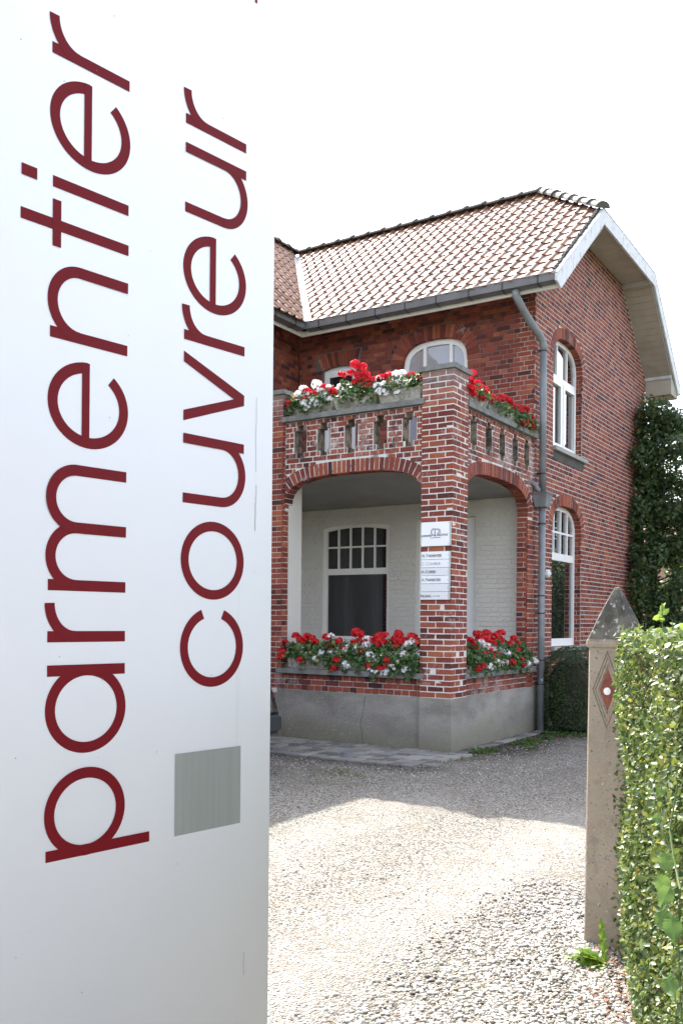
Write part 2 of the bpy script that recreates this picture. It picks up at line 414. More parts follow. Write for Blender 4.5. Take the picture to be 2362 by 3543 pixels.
# ------------------------------------------------------------ ground
def ground():
    xs = np.concatenate([[-400,-120,-40,-20,-12], np.arange(-9, 9.01, .09), [12,20,40,120,400]])
    ys = np.concatenate([[-400,-120,-40,-20,-13], np.arange(-10, 10.01, .09), [14,20,40,120,400]])
    X, Y = np.meshgrid(xs, ys); nx, ny = len(xs), len(ys)
    Z = np.zeros_like(X)
    near = (np.abs(X) < 9) & (np.abs(Y) < 10)
    def sm(a, lo, hi): t = np.clip((a - lo) / (hi - lo), 0, 1); return t * t * (3 - 2 * t)
    def vn(X, Y, s, seed):
        r = np.random.default_rng(seed); g = r.random((64, 64)); fx = X / s; fy = Y / s
        ix = np.floor(fx).astype(int); iy = np.floor(fy).astype(int); tx = fx - ix; ty = fy - iy
        tx = tx*tx*(3-2*tx); ty = ty*ty*(3-2*ty)
        a = g[ix % 64, iy % 64]; b = g[(ix+1) % 64, iy % 64]; c = g[ix % 64, (iy+1) % 64]; d = g[(ix+1) % 64, (iy+1) % 64]
        return (a*(1-tx)+b*tx)*(1-ty) + (c*(1-tx)+d*tx)*ty
    n1 = vn(X, Y, .45, 1) * .6 + vn(X, Y, .17, 2) * .4
    n2 = vn(X, Y, .9, 3) * .6 + vn(X, Y, .25, 4) * .4
    Z = np.where(near, (n1 - .5) * .012 * sm(-Y, 1.6, 3.0), 0)
    # soil strip along the side of the house and moss by the paving
    dside = X - (0.1 + np.clip(Y, 0, 4) * .17)
    soil = (1 - sm(dside + n1 * .6, .35, 1.15)) * (X > -.1) * sm(Y, -.6, .1) * (Y < 9)
    soil = np.maximum(soil, (1 - sm(-Y - 1.15 + n1 * .5, .1, .7)) * (Y < -.9) * (1 - sm(X, .1, .7)) * .8)
    moss = np.zeros_like(X)
    for mx, my, mr, ma in ((-.24,-1.75,.45,1), (-.2,-2.2,.4,.5), (.25,-.95,.5,1.0), (.33,-.35,.4,.9), (.45,.4,.35,.55), (3.0,-4.9,.3,.5), (3.15,-5.5,.3,.6), (2.95,-5.9,.3,.4)):
        moss = np.maximum(moss, ma * np.exp(-((X-mx)**2 + (Y-my)**2) / mr**2 * 1.3) * sm(n1, .35, .6))
    # wheel tracks: smooth pale bands
    tr = np.maximum(np.exp(-((X - (2.35 + .05*np.sin(Y))) / .38)**2), .8*np.exp(-((X - .95) / .36)**2)) * sm(-Y, 1.5, 3)
    coarse = sm(X + n2 * .5 - .02*(Y+5), 2.75, 3.15) * sm(-Y + n2, 3.6, 4.9)
    lawn = np.clip(sm(np.maximum(np.abs(X), np.abs(Y)), 14, 22), 0, 1)
    me = bpy.data.meshes.new('gravel_ground')
    V = np.stack([X.ravel(), Y.ravel(), Z.ravel()], 1)
    idx = np.arange(nx * ny).reshape(ny, nx)
    F = np.stack([idx[:-1,:-1].ravel(), idx[:-1,1:].ravel(), idx[1:,1:].ravel(), idx[1:,:-1].ravel()], 1)
    me.vertices.add(len(V)); me.vertices.foreach_set('co', V.ravel())
    me.loops.add(F.size); me.loops.foreach_set('vertex_index', F.ravel())
    me.polygons.add(len(F)); me.polygons.foreach_set('loop_start', np.arange(0, F.size, 4)); me.polygons.foreach_set('loop_total', np.full(len(F), 4))
    me.update(calc_edges=True)
    for nm, a in (('soil', soil), ('moss', moss), ('track', tr), ('coarse', coarse), ('lawn', lawn)):
        at = me.attributes.new(nm, 'FLOAT', 'POINT'); at.data.foreach_set('value', a.ravel().astype(np.float32))
    m, nt, b = newmat('gravel')
    def A(n):
        x = nt.nodes.new('ShaderNodeAttribute'); x.attribute_name = n; return x.outputs['Fac']
    g = nt.nodes.new('ShaderNodeNewGeometry')
    def voro(scale, feat='F1'):
        v = nt.nodes.new('ShaderNodeTexVoronoi'); v.inputs['Scale'].default_value = scale; v.feature = feat
        nt.links.new(g.outputs['Position'], v.inputs['Vector']); return v
    v1 = voro(95); v2 = voro(48); nn = pnoise(nt, 3, 5, .7); n4 = pnoise(nt, 30, 4, .7)
    s1 = nt.nodes.new('ShaderNodeSeparateColor'); nt.links.new(v1.outputs['Color'], s1.inputs[0])
    s2 = nt.nodes.new('ShaderNodeSeparateColor'); nt.links.new(v2.outputs['Color'], s2.inputs[0])
    r1 = ramp(nt, [(0,(.035,.032,.028)),(.2,(.12,.11,.09)),(.36,(.30,.28,.24)),(.8,(.46,.435,.38)),(1,(.62,.60,.54))]); nt.links.new(s1.outputs[0], r1.inputs[0])
    r2 = ramp(nt, [(0,(.04,.035,.028)),(.2,(.14,.125,.10)),(.55,(.32,.295,.25)),(1,(.50,.475,.43))]); nt.links.new(s2.outputs[0], r2.inputs[0])
    c = mix(nt, A('track'), r1.outputs[0], mix(nt, .55, r1.outputs[0], (.50,.475,.42)))
    c = mix(nt, mth(nt, 'MULTIPLY', A('coarse'), .8), c, r2.outputs[0])
    gap = sstep(nt, v1.outputs['Distance'], .0, .012)
    c = mix(nt, mth(nt, 'MULTIPLY', sstep(nt, nn.outputs[0], .5, .68), .5), c, (.30,.25,.19))
    c = mix(nt, mth(nt, 'MULTIPLY', sstep(nt, pnoise(nt, .9, 4, .6).outputs[0], .5, .7), .3), c, (.24,.22,.18))
    c = mix(nt, mth(nt, 'MULTIPLY', A('soil'), sstep(nt, s1.outputs[1], .1, .25)), c, (.055,.046,.036))
    c = mix(nt, mth(nt, 'MULTIPLY', A('moss'), sstep(nt, n4.outputs[0], .38, .56)), c, (.105,.105,.018))
    c = mix(nt, A('lawn'), c, (.05,.09,.02))
    nt.links.new(c, b.inputs['Base Color']); b.inputs['Roughness'].default_value = .95; b.inputs['Specular IOR Level'].default_value = .2
    h = mth(nt, 'ADD', mth(nt, 'MULTIPLY', v1.outputs['Distance'], -1.0), mth(nt, 'MULTIPLY', s1.outputs[2], .35))
    bump(nt, b, h, 1.0, .026)
    return struct(link('gravel_ground', me, None, m))
ground()

# loose pebbles near the camera (uncountable)
def pebbles():
    ico = bmesh.new(); bmesh.ops.create_icosphere(ico, subdivisions=1, radius=1)
    iv = np.array([v.co[:] for v in ico.verts]); jf = np.array([[v.index for v in f.verts] for f in ico.faces]); ico.free()
    P_ = []; S_ = []
    def put(n, x0, x1, y0, y1, s0, s1, cond):
        k = 0
        while k < n:
            x = rng.uniform(x0, x1, 4000); y = rng.uniform(y0, y1, 4000); ok = cond(x, y)
            x = x[ok][:n - k]; y = y[ok][:n - k]
            P_.append(np.stack([x, y], 1)); S_.append(s0 + (s1 - s0) * rng.random(len(x))**1.8); k += len(x)
    put(19000, 2.5, 3.75, -7.0, -4.2, .0035, .0125, lambda x, y: rng.random(len(x)) < np.clip((x - 2.55 + .02*(y+5)) / .5, .04, 1) * np.clip((-y - 4.0) / .8, 0, 1))
    put(8000, .3, 3.6, -7.2, -2.4, .0025, .0065, lambda x, y: np.ones(len(x), bool))
    put(1500, .0, 1.4, -1.6, 3.5, .004, .009, lambda x, y: (x > .16 + .16*np.clip(y, 0, 4)) | (y < -.1))
    put(900, -2.5, .6, -2.2, -1.25, .004, .009, lambda x, y: np.ones(len(x), bool))
    Pn = np.concatenate(P_); S = np.concatenate(S_); n = len(Pn)
    ang = rng.uniform(0, 2*pi, n); sx = rng.uniform(.8, 1.35, n); sy = rng.uniform(.7, 1.1, n); sz = rng.uniform(.5, .8, n)
    V = iv[None] * (1 + rng.uniform(-.28, .28, (n, 12 if len(iv) == 12 else len(iv), 1)))
    V = V * np.stack([sx, sy, sz], 1)[:, None, :] * S[:, None, None]
    ca, sa = np.cos(ang)[:, None], np.sin(ang)[:, None]
    W = np.stack([V[..., 0]*ca - V[..., 1]*sa + Pn[:, 0:1], V[..., 0]*sa + V[..., 1]*ca + Pn[:, 1:2], V[..., 2] + (S * .35)[:, None]], -1)
    k = len(iv); F = (jf[None] + (np.arange(n) * k)[:, None, None]).reshape(-1, 3)
    me = bpy.data.meshes.new('pebbles'); me.vertices.add(n * k); me.vertices.foreach_set('co', W.ravel())
    me.loops.add(F.size); me.loops.foreach_set('vertex_index', F.ravel()); me.polygons.add(len(F))
    me.polygons.foreach_set('loop_start', np.arange(0, F.size, 3)); me.polygons.foreach_set('loop_total', np.full(len(F), 3))
    me.update(calc_edges=True)
    at = me.attributes.new('rnd', 'FLOAT', 'FACE'); at.data.foreach_set('value', np.repeat(rng.random(n), len(jf)).astype(np.float32))
    m, nt, b = newmat('pebble')
    r = ramp(nt, [(0,(.06,.055,.045)),(.12,(.20,.18,.15)),(.4,(.38,.36,.32)),(.75,(.52,.50,.46)),(.93,(.62,.61,.58)),(1,(.30,.19,.12))])
    at = nt.nodes.new('ShaderNodeAttribute'); at.attribute_name = 'rnd'; nt.links.new(at.outputs['Fac'], r.inputs[0])
    nt.links.new(r.outputs[0], b.inputs['Base Color']); b.inputs['Roughness'].default_value = .8
    o = link('pebbles', me, None, m)
    tag(o, 'loose pale pebbles scattered over the gravel drive', 'gravel', kind='stuff')
pebbles()

# ------------------------------------------------------------ paving by the porch
def brick_meshes(name, dx, dy, dz, mat, k=4, jit=.0018, bev=.004):
    out = []
    for i in range(k):
        bm = bmesh.new(); bmesh.ops.create_cube(bm, size=1)
        bmesh.ops.scale(bm, vec=(dx, dy, dz), verts=bm.verts)
        for v in bm.verts: v.co += Vector((random.uniform(-jit, jit), random.uniform(-jit, jit), random.uniform(-jit, jit)))
        bmesh.ops.bevel(bm, geom=list(bm.edges), offset=bev, segments=1, affect='EDGES')
        me = bpy.data.meshes.new(name); bm.to_mesh(me); bm.free(); me.materials.append(mat); out.append(me)
    return out

def paving():
    mb = MB()
    m0 = mortar_mat('paving_bed', (.05,.045,.038), (.025,.022,.018))
    mb.box((-4.0, -1.2, -.05), (.12, -.01, -.004)); mb.box((-.04+.01, -.01, -.05), (.15, 2.5, -.004))
    pv = struct(mb.build('paving', m0))
    ms = brick_meshes('paving_stone', .165, .180, .05, M['setts'], 5, .006, .006)
    n = 0
    y = -.10; row = 0
    while y > -1.2:
        x = -2.75 + (row % 2) * .09 + random.uniform(-.02, .02)
        edge = .12 if row < 4 else .12 + random.uniform(-.03, .08)
        while x < edge - .02:
            L = random.uniform(.145, .19)
            o = link('paving_stone', random.choice(ms), pv, loc=(x + L/2, y, -.002 + random.uniform(-.005, .006)), rot=(random.uniform(-.02,.02), random.uniform(-.02,.02), random.uniform(-.03,.03)), scale=((L - .020) / .165, .95, 1))
            x += L; n += 1
        y -= .193; row += 1
    y = .06
    while y < 2.5:
        L = random.uniform(.14, .22)
        link('paving_stone', random.choice(ms), pv, loc=(.065 + .01, y + L/2, -.008 + random.uniform(-.004, .004)), rot=(0, 0, pi/2 + random.uniform(-.05,.05)), scale=((L - .02)/.165, .75, 1)); y += L
paving()

# ------------------------------------------------------------ house
house = thing('brick_house', 'two storey red brick house with pantiled roof, arched porch and white windows', 'house', (-3, 4, 0))
PW = .4133; CP = .06711; ZP = .6249
D = 2.634; XL = -2.392; GX = -.04; FY = .05     # house front plane, left pillar face, gable plane, recessed porch face
fmF = lambda y: (lambda u, v, w: (u, y - w, v))   # faces -Y: u = X, v = Z
fmX = lambda x: (lambda u, v, w: (x + w, u, v))   # faces +X: u = Y, v = Z
G = .009

def superarc(c, zs, a, h, n=2.8, k=64):
    pts = []
    for i in range(k + 1):
        t = pi - pi * i / k
        ct, st = math.cos(t), math.sin(t)
        pts.append((c + a * math.copysign(abs(ct) ** (2/n), ct), zs + h * abs(st) ** (2/n)))
    # resample evenly
    ds = [0]
    for i in range(k): ds.append(ds[-1] + math.dist(pts[i], pts[i+1]))
    return pts, ds
def resample(pts, ds, m):
    out = []; L = ds[-1]; j = 0
    for i in range(m + 1):
        s = L * i / m
        while j < len(ds) - 2 and ds[j+1] < s: j += 1
        t = (s - ds[j]) / max(1e-9, ds[j+1] - ds[j]); t = min(max(t, 0), 1)
        out.append((pts[j][0]*(1-t) + pts[j+1][0]*t, pts[j][1]*(1-t) + pts[j+1][1]*t))
    return out
class Arch:
    def __init__(s, c, zs, a, h, th, n=2.8, base=None):
        s.c, s.zs, s.a, s.h, s.th, s.n = c, zs, a, h, th, n; s.base = base if base is not None else zs
        s.pts, s.ds = superarc(c, zs, a, h, n)
        s.nb = max(5, int(round(s.ds[-1] / .0655)))
        s.inr = resample(s.pts, s.ds, s.nb)
        s.nor = []
        for i in range(len(s.inr)):
            a_ = s.inr[max(i-1, 0)]; b_ = s.inr[min(i+1, len(s.inr)-1)]
            dx, dz = b_[0]-a_[0], b_[1]-a_[1]; l = math.hypot(dx, dz); s.nor.append((-dz/l, dx/l))
        s.nor[0] = (-1, 0); s.nor[-1] = (1, 0)
        s.out = [(p[0]+q[0]*th, p[1]+q[1]*th) for p, q in zip(s.inr, s.nor)]
    def hole(s, off=0.0):
        top = s.grown(.010)
        return [(s.c - s.a, s.base)] + top + [(s.c + s.a, s.base)]
    def grown(s, o):
        return [(p[0] + q[0]*o, p[1] + q[1]*o) for p, q in zip(s.inr, s.nor)][0:]
    def excl(s, v):
        """u interval covered by opening + ring at height v"""
        if v < s.base: return None
        if v <= s.zs: return (s.c - s.a, s.c + s.a)
        us = []
        for i in range(len(s.out) - 1):
            (x0, z0), (x1, z1) = s.out[i], s.out[i+1]
            if (z0 - v) * (z1 - v) <= 0 and abs(z1 - z0) > 1e-9: us.append(x0 + (x1 - x0) * (v - z0) / (z1 - z0))
        if len(us) >= 2: return (min(us), max(us))
        if v < max(p[1] for p in s.out): return (s.c - .01, s.c + .01)
        return None
    def ring(s, fm, parent, mat, depth=.11, proud=.004, label=None, skip=None, gap=.0045):
        for i in range(len(s.inr) - 1):
            a0, a1, b0, b1 = s.inr[i], s.inr[i+1], s.out[i], s.out[i+1]
            if skip and skip((a0[0]+a1[0])/2, (a0[1]+a1[1])/2): continue
            def sh(p, q, f): return (p[0]+(q[0]-p[0])*f, p[1]+(q[1]-p[1])*f)
            la = max(math.dist(a0, a1), 1e-4); lb = max(math.dist(b0, b1), 1e-4)
            ga, gb = gap/la, gap/lb
            jj = random.uniform(-.003, .003)
            A0, A1 = sh(a0, a1, ga), sh(a1, a0, ga); B0, B1 = sh(b0, b1, gb), sh(b1, b0, gb)
            B0 = sh(B0, A0, .03 + jj); B1 = sh(B1, A1, .03 + jj)
            mb = MB(); mb.prism([A0, B0, B1, A1], None, fm, -depth, proud + random.uniform(-.001, .0015), back=False)
            mb.build('arch_brick', mat, parent)

def bricks(fm, u0f, vmin, vmax, excls, mat, parent, name='bricks', depth=.03, row0=0, bond='EN', course=CP, proud=0.0, gap=G, jw=1.0):
    """rows of bricks with recessed joints, one joined mesh. u0f(v)->(u0,u1) or tuple"""
    mb = MB(); v = vmin; row = row0; nrows = int(round((vmax - vmin) / course)); course = (vmax - vmin) / max(nrows, 1)
    for k in range(nrows):
        vc = v + course/2
        rg = u0f(vc) if callable(u0f) else u0f
        if rg and rg[1] > rg[0]:
            ivs = [rg]
            for e in excls:
                x = e(vc)
                if not x: continue
                nv = []
                for a, b in ivs:
                    if x[1] <= a or x[0] >= b: nv.append((a, b)); continue
                    if x[0] > a: nv.append((a, x[0]))
                    if x[1] < b: nv.append((x[1], b))
                ivs = nv
            L = .2067 if (bond == 'S' or row % 2 == 0) else .1033
            off = (L/2 if row % 4 >= 2 else 0) if bond != 'S' else (L/2 if row % 2 else 0)
            if bond != 'S' and row % 2 == 1: off = .0517
            for a, b in ivs:
                if b - a < .02: continue
                j0 = math.floor((a - off) / L)
                u = off + j0 * L
                while u < b:
                    ua, ub = max(u, a), min(u + L, b); u += L
                    if ub - ua < .018: continue
                    j = lambda s: random.uniform(-s, s)
                    g = gap/2; w1 = proud + random.uniform(-.0015, .0025)*jw; c = .0022*jw
                    va, vb = v + g + j(.0012), v + course - g + j(.0012)
                    xa, xb = ua + g + j(.0015), ub - g + j(.0015)
                    if xb - xa < .01: continue
                    q = [(xa, va), (xb, va + j(.0008)), (xb, vb + j(.0008)), (xa, vb)]
                    q2 = [(xa+c+j(.001), va+c), (xb-c+j(.001), va+c+j(.001)), (xb-c, vb-c+j(.001)), (xa+c, vb-c)]
                    vs = [fm(p[0], p[1], -depth) for p in q] + [fm(p[0], p[1], w1 - c*.8) for p in q] + [fm(p[0], p[1], w1) for p in q2]
                    mb.add(vs, [(0,1,5,4),(1,2,6,5),(2,3,7,6),(3,0,4,7),(4,5,9,8),(5,6,10,9),(6,7,11,10),(7,4,8,11),(8,9,10,11)], random.random())
        v += course; row += 1
    return mb.build(name, mat, parent, kind='stuff', recalc=True)

REC = .007   # joints sit this far behind brick faces
def wall(name, poly, holes, fm, mat, thick=.28, parent=house, rec=None):
    mb = MB(); mb.prism(poly, holes, fm, -thick, -(REC if rec is None else rec))
    return mb.build(name, mat, parent)

# ---- pillars of individual bricks
pm_s = brick_meshes('brick', .1975, .0945, .0585, M['brick_pillar'], 6)
pm_h = brick_meshes('brick', .0945, .0945, .0585, M['brick_pillar'], 5)
def pillar(x1, ymin, zt, name='porch_pillar', left=False):
    """x1: right face"""
    mb = MB(); mb.box((x1 - PW + REC, ymin + REC, 0.6), (x1 - REC, ymin + PW - REC, zt))
    core = mb.build(name, M['mortar_white'], house)
    n = int(round((zt - ZP) / CP)); h = (zt - ZP) / n; q = PW/4
    for k in range(n):
        z = ZP + (k + .5) * h
        def b(cx, cy, kind, rot=0):
            me = random.choice(pm_s if kind == 's' else pm_h)
            link('brick', me, core, loc=(x1 + cx + random.uniform(-.0015,.0015), ymin + cy + random.uniform(-.0015,.0015), z + random.uniform(-.001,.001)), rot=(0, 0, rot + random.uniform(-.008,.008)), scale=(1, 1, h/CP*random.uniform(.97,1.03)))
        if k % 2 == 0:
            b(-q, q/2, 's'); b(-3*q, q/2, 's'); b(-q/2, 2*q, 's', pi/2); b(-q/2, 3.5*q, 'h')
            if left: continue
        else:
            b(-q/2, q, 's', pi/2); b(-q/2, 3*q, 's', pi/2); b(-2*q, q/2, 's'); b(-3.5*q, q/2, 'h')
    return core
core_r = pillar(0, 0, 4.383)
# left pillar : joined bricks only on its own mesh
def left_pillar():
    x1 = XL; mb = MB(); mb.box((x1 - PW + REC, REC, .6), (x1 - REC, PW - REC, 4.383))
    core = mb.build('left_porch_pillar', M['mortar_white'], house)
    bricks(fmF(0), (x1 - PW, x1), ZP, 4.383, [], M['brick_pillar'], core, 'brick_facing', bond='S', depth=.02)
    bricks(fmX(x1), (0, .13), ZP, 3.25, [], M['brick_pillar'], core, 'brick_facing', bond='S', depth=.02, row0=1)
    bricks(fmX(x1), (0, PW), 3.25, 4.383, [], M['brick_pillar'], core, 'brick_facing', bond='S', depth=.02, row0=1)
    m2 = MB(); m2.box((x1 - .02, .13, ZP), (x1 + .006, PW + .004, 3.25))
    m2.build('painted_reveal', M['paint'], house)
left_pillar()

# caps
mb = MB(); mb.box((-PW - .03, -.03, 4.386), (.03, PW + .03, 4.442)); mb.build('pillar_cap', M['bluestone'], house)
mb = MB(); mb.box((XL - PW - .03, -.03, 4.386), (XL + .03, PW + .03, 4.442)); mb.build('pillar_cap', M['bluestone'], house)

# ---- porch fronts with arches, balustrade slots
AF = Arch(-1.4025, 2.93, .985, .385, .163, 3.0, base=ZP + .2)
AS = Arch(1.41, 2.93, .996, .385, .163, 3.0, base=ZP + .2)
ZK = 4.020
def slot_poly(c, w=.098, n=.055, z0=3.555, z1=3.975):
    h = .067
    return [(c-n, z0), (c+n, z0), (c+n, z0+h), (c+w, z0+h), (c+w, z1-h), (c+n, z1-h), (c+n, z1), (c-n, z1), (c-n, z1-h), (c-w, z1-h), (c-w, z0+h), (c-n, z0+h)]
def slot_ex(c, w=.098, n=.055, z0=3.555, z1=3.975):
    def f(v):
        if v < z0 or v > z1: return None
        k = n if (v < z0 + .067 or v > z1 - .067) else w
        return (c - k, c + k)
    return f
sF = [-2.155, -1.803, -1.40, -.99, -.595]; sS = [.635, 1.08, 1.50, 1.93, 2.345]
def porch_side(fm, u0, u1, arch, slots, nm):
    poly = [(u0, 2.9), (u0, ZK), (u1, ZK), (u1, 2.9)]
    # outline with the arch cut from below
    inner = arch.grown(.012); inner[0] = (arch.c - arch.a, 2.93); inner[-1] = (arch.c + arch.a, 2.93)
    outline = [(u0, 2.90), (u0, ZK), (u1, ZK), (u1, 2.90)]
    low = [p for p in inner]
    outline = [(u0, 2.90), (u0, ZK), (u1, ZK), (u1, 2.90)] + [(low[-1][0], 2.90)] + list(reversed(low)) + [(low[0][0], 2.90)]
    w_ = wall(nm, outline, [slot_poly(c, .095, .052) for c in slots], fm, M['mortar_stained'], .16, rec=.0025)
    ex = [arch.excl] + [slot_ex(c) for c in slots]
    bricks(fm, (u0, u1), 2.90, ZK, ex, M['brick_parapet'], w_, 'parapet_bricks', row0=1, gap=.013, jw=.6)
    arch.ring(fm, w_, M['brick_arch'], .157, gap=.0065, proud=.0015)
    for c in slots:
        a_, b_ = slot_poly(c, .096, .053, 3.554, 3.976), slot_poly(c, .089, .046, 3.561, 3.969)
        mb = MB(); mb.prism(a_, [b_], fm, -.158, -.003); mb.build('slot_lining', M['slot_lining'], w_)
    # reveals inside the slots in brick
    return w_
porch_side(fmF(FY), XL, -PW, AF, sF, 'porch_front_wall')
porch_side(fmX(GX), PW, D - .003, AS, sS, 'porch_side_wall')
# jamb pier right end of the side arch
mb = MB(); mb.box((GX - .16, 2.406 + .007, .6), (GX - REC, D - .003, 2.90)); pj_ = mb.build('arch_jamb_pier', M['mortar_white'], house)
bricks(fmX(GX), (2.406, D - .003), ZP, 2.90, [], M['brick_pillar'], pj_, 'pier_bricks', bond='S')
bricks(fmF(2.406), (GX - .163, GX - .004), ZP, 3.0, [], M['brick_pillar'], pj_, 'pier_bricks', bond='S', row0=1, depth=.01)
# low walls
def low(fm, u0, u1, nm):
    w_ = wall(nm, [(u0, .6), (u1, .6), (u1, .84), (u0, .84)], None, fm, M['mortar_stained'], .26)
    bricks(fm, (u0, u1), ZP, .83, [], M['brick_pillar' if 'front' in nm else 'brick_parapet'], w_, 'low_wall_bricks', row0=1)
low(fmF(FY), XL, -PW, 'low_front_wall'); low(fmX(GX), PW, D - .003, 'low_side_wall')
# copings and sills
mb = MB(); mb.box((XL - .01, -.012, ZK + .004), (-PW + .045, .33, ZK + .068)); mb.build('coping', M['bluestone'], house)
mb = MB(); mb.box((-.31, PW - .03, ZK + .004), (.02, D - .006, ZK + .068)); mb.build('coping', M['bluestone'], house)
mb = MB(); mb.box((XL - .06, -.03, .836), (-PW + .065, .33, .900)); mb.build('porch_sill', M['bluestone'], house)
mb = MB(); mb.box((-.31, PW - .06, .836), (.015, 2.62, .892)); mb.build('porch_sill', M['bluestone'], house)
# left bay behind the sign: beam and parapet continuing to the wing
mb = MB(); mb.box((-4.03, FY + .01, 3.3), (XL - PW - .003, .33, ZK)); w_ = mb.build('left_bay_beam', M['mortar_white'], house)
bricks(fmF(FY + .003), (-4.03, XL - PW - .003), 3.3, ZK, [], M['brick_parapet'], w_, 'parapet_bricks')
mb = MB(); mb.box((-4.03, 0, ZK + .004), (XL - PW - .03, .35, ZK + .07)); mb.build('coping', M['bluestone'], house)
# balcony floor / porch ceiling, porch floor, inner faces
mb = MB()
mb.add([(-4.029, .205, 3.335), (-.198, .205, 3.335), (-.198, D - .003, 3.25), (-4.029, D - .003, 3.25), (-4.029, .205, 3.47), (-.198, .205, 3.47), (-.198, D - .003, 3.47), (-4.029, D - .003, 3.47)],
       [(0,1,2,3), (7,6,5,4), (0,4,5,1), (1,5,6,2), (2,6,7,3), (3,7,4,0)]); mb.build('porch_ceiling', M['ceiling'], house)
mb = MB(); mb.box((-4.02, .32, .0), (-.31, D - .003, .58)); mb.build('porch_floor', M['cement'], house)
# plinth
mb = MB()
mb.box((-PW, 0.0, -.1), (0, PW, ZP - .002)); mb.box((XL - PW, 0, -.1), (XL, PW, ZP - .002))
mb.box((XL, FY, -.1), (-PW, .33, ZP - .002)); mb.box((-.33, PW, -.1), (GX, 2.75, ZP - .002))
mb.box((-.33, 2.75, -.1), (GX, 8.33, ZP - .002)); mb.box((-4.2, -2.5, -.1), (-4.03, FY, ZP)); mb.build('plinth', M['cement'], house)
# crack in the plinth render: thin dark groove filler
mb = MB(); pts = [(-1.165,.60),(-1.185,.52),(-1.19,.44),(-1.20,.36),(-1.225,.30),(-1.235,.24),(-1.215,.18),(-1.205,.10),(-1.19,.02)]
for (xa, za), (xb, zb) in zip(pts[:-1], pts[1:]):
    wd = .0028; mb.add([(xa-wd, FY-.0012, za), (xa+wd, FY-.0012, za), (xb+wd, FY-.0012, zb), (xb-wd, FY-.0012, zb)], [(0,1,2,3)])
mb.build('crack', simple('crack_shadow', (.05,.048,.045), 1), house)

# ---- main front wall (Y = D)
def rect(u0, v0, u1, v1): return [(u0, v0), (u1, v0), (u1, v1), (u0, v1)]
AU = Arch(-1.602, 5.27, .532, .385, .2, 2.7, base=3.46)         # big upper arched window
def seg(u0, v0, u1, vs, vt, k=10):
    """segment headed outline"""
    out = [(u0, v0), (u1, v0)]
    for i in range(k + 1):
        t = i / k; u = u1 + (u0 - u1) * t
        out.append((u, vs + (vt - vs) * (1 - (2*t - 1)**2)))
    return out
doorU = seg(-3.575, 3.46, -2.945, 5.455, 5.50)
winL = seg(-3.56, 1.20, -2.335, 2.955, 3.02)
doorL = rect(-1.87, .6, -.92, 3.02)
def segex(poly_u0, poly_u1, v0, v1):
    return lambda v: (poly_u0, poly_u1) if v0 < v < v1 else None
# upper part in brick, lower part painted
fF = fmF(D)
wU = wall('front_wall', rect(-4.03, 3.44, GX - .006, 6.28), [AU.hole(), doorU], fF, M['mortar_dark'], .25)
doorRing = [(-3.70, 5.46), (-2.86, 5.46), (-2.86, 5.72), (-3.70, 5.72)]
bricks(fF, (-4.03, GX), 3.45, 6.269, [AU.excl, segex(-3.575, -2.945, 3.4, 5.47), segex(-3.70, -2.87, 5.46, 5.72)], M['brick_front'], wU, 'wall_bricks', row0=0, gap=.009)
AU.ring(fF, wU, M['brick_arch'], .12)
# soldier arch over the balcony door, slightly fanned
nb = 12
for i in range(nb):
    t0, t1 = i/nb, (i+1)/nb
    def top(t): return (-3.70 + .83*t, 5.715)
    def bot(t): return (-3.575 + .63*t + (-.02 if t < .5 else 0)*0, 5.455 + .045*(1-(2*t-1)**2))
    e = .006
    mb = MB(); mb.prism([bot(t0 + e), bot(t1 - e), top(t1 - e), top(t0 + e)], None, fF, -.12, .003 + random.uniform(-.002,.003), back=False)
    mb.build('arch_brick', M['brick_arch'], wU)
wL = wall('porch_back_wall', rect(-4.03, .5, GX - .006, 3.44), [winL, doorL], fF, M['paint'], .25, rec=.012)
bricks(fF, (-4.03, GX - .01), ZP, 3.25, [segex(-3.56, -2.335, 1.2, 3.0), segex(-1.87, -.92, .6, 3.04)], M['paint'], wL, 'painted_bricks', row0=0, gap=.018, depth=.01, proud=-.001)
# hood moulding line over the porch window and lintel over doorway
mb = MB()
hp = [(-3.66 + 1.40*i/14, 2.985 + .085*(1 - (2*i/14 - 1)**2)) for i in range(15)]
for a, b in zip(hp[:-1], hp[1:]): mb.prism([a, b, (b[0], b[1]+.022), (a[0], a[1]+.022)], None, fF, -.01, .018)
mb.box((-1.95, D - .02, 3.022), (-.90, D + .01, 3.045)); mb.build('hood_moulding', M['paint'], house)
# doorway recess: door leaf set back
mb = MB(); mb.box((-1.87, D + .12, .6), (-.92, D + .16, 3.02)); mb.build('porch_door', M['white_pvc'], house)

# ---- gable wall (X = GX)
AG1 = Arch(4.0, 2.83, .645, .41, .165, 2.7, base=1.152)
AG2 = Arch(4.0, 5.30, .645, .405, .165, 2.7, base=4.062)
fG = fmX(GX)
YC = 5.482; RT = .8
def rake(y): return 7.46 if 4.2 < y < 6.76 else (7.46 - (4.2 - y) * .78 if y <= 4.2 else 7.46 - (y - 6.76) * .84)
gpoly = [(D + .006, .5), (8.33, .5), (8.33, rake(8.33)), (6.76, 7.46), (4.2, 7.46), (D + .006, rake(D))]
wG = wall('gable_wall', gpoly, [AG1.hole(), AG2.hole()], fG, M['mortar_grey'], .25, rec=.0022)
def grange(v):
    top = v + .03
    if top < rake(D): return (D, 8.33)
    if top > 7.46: return None
    return (4.2 - (7.46 - top) / .78, 6.76 + (7.46 - top) / .84)
bricks(fG, grange, ZP, 7.46, [AG1.excl, AG2.excl], M['brick_gable'], wG, 'wall_bricks', gap=.0125, jw=.35)
AG1.ring(fG, wG, M['brick_arch'], .11, proud=.001, gap=.006); AG2.ring(fG, wG, M['brick_arch'], .11, proud=.001, gap=.006)
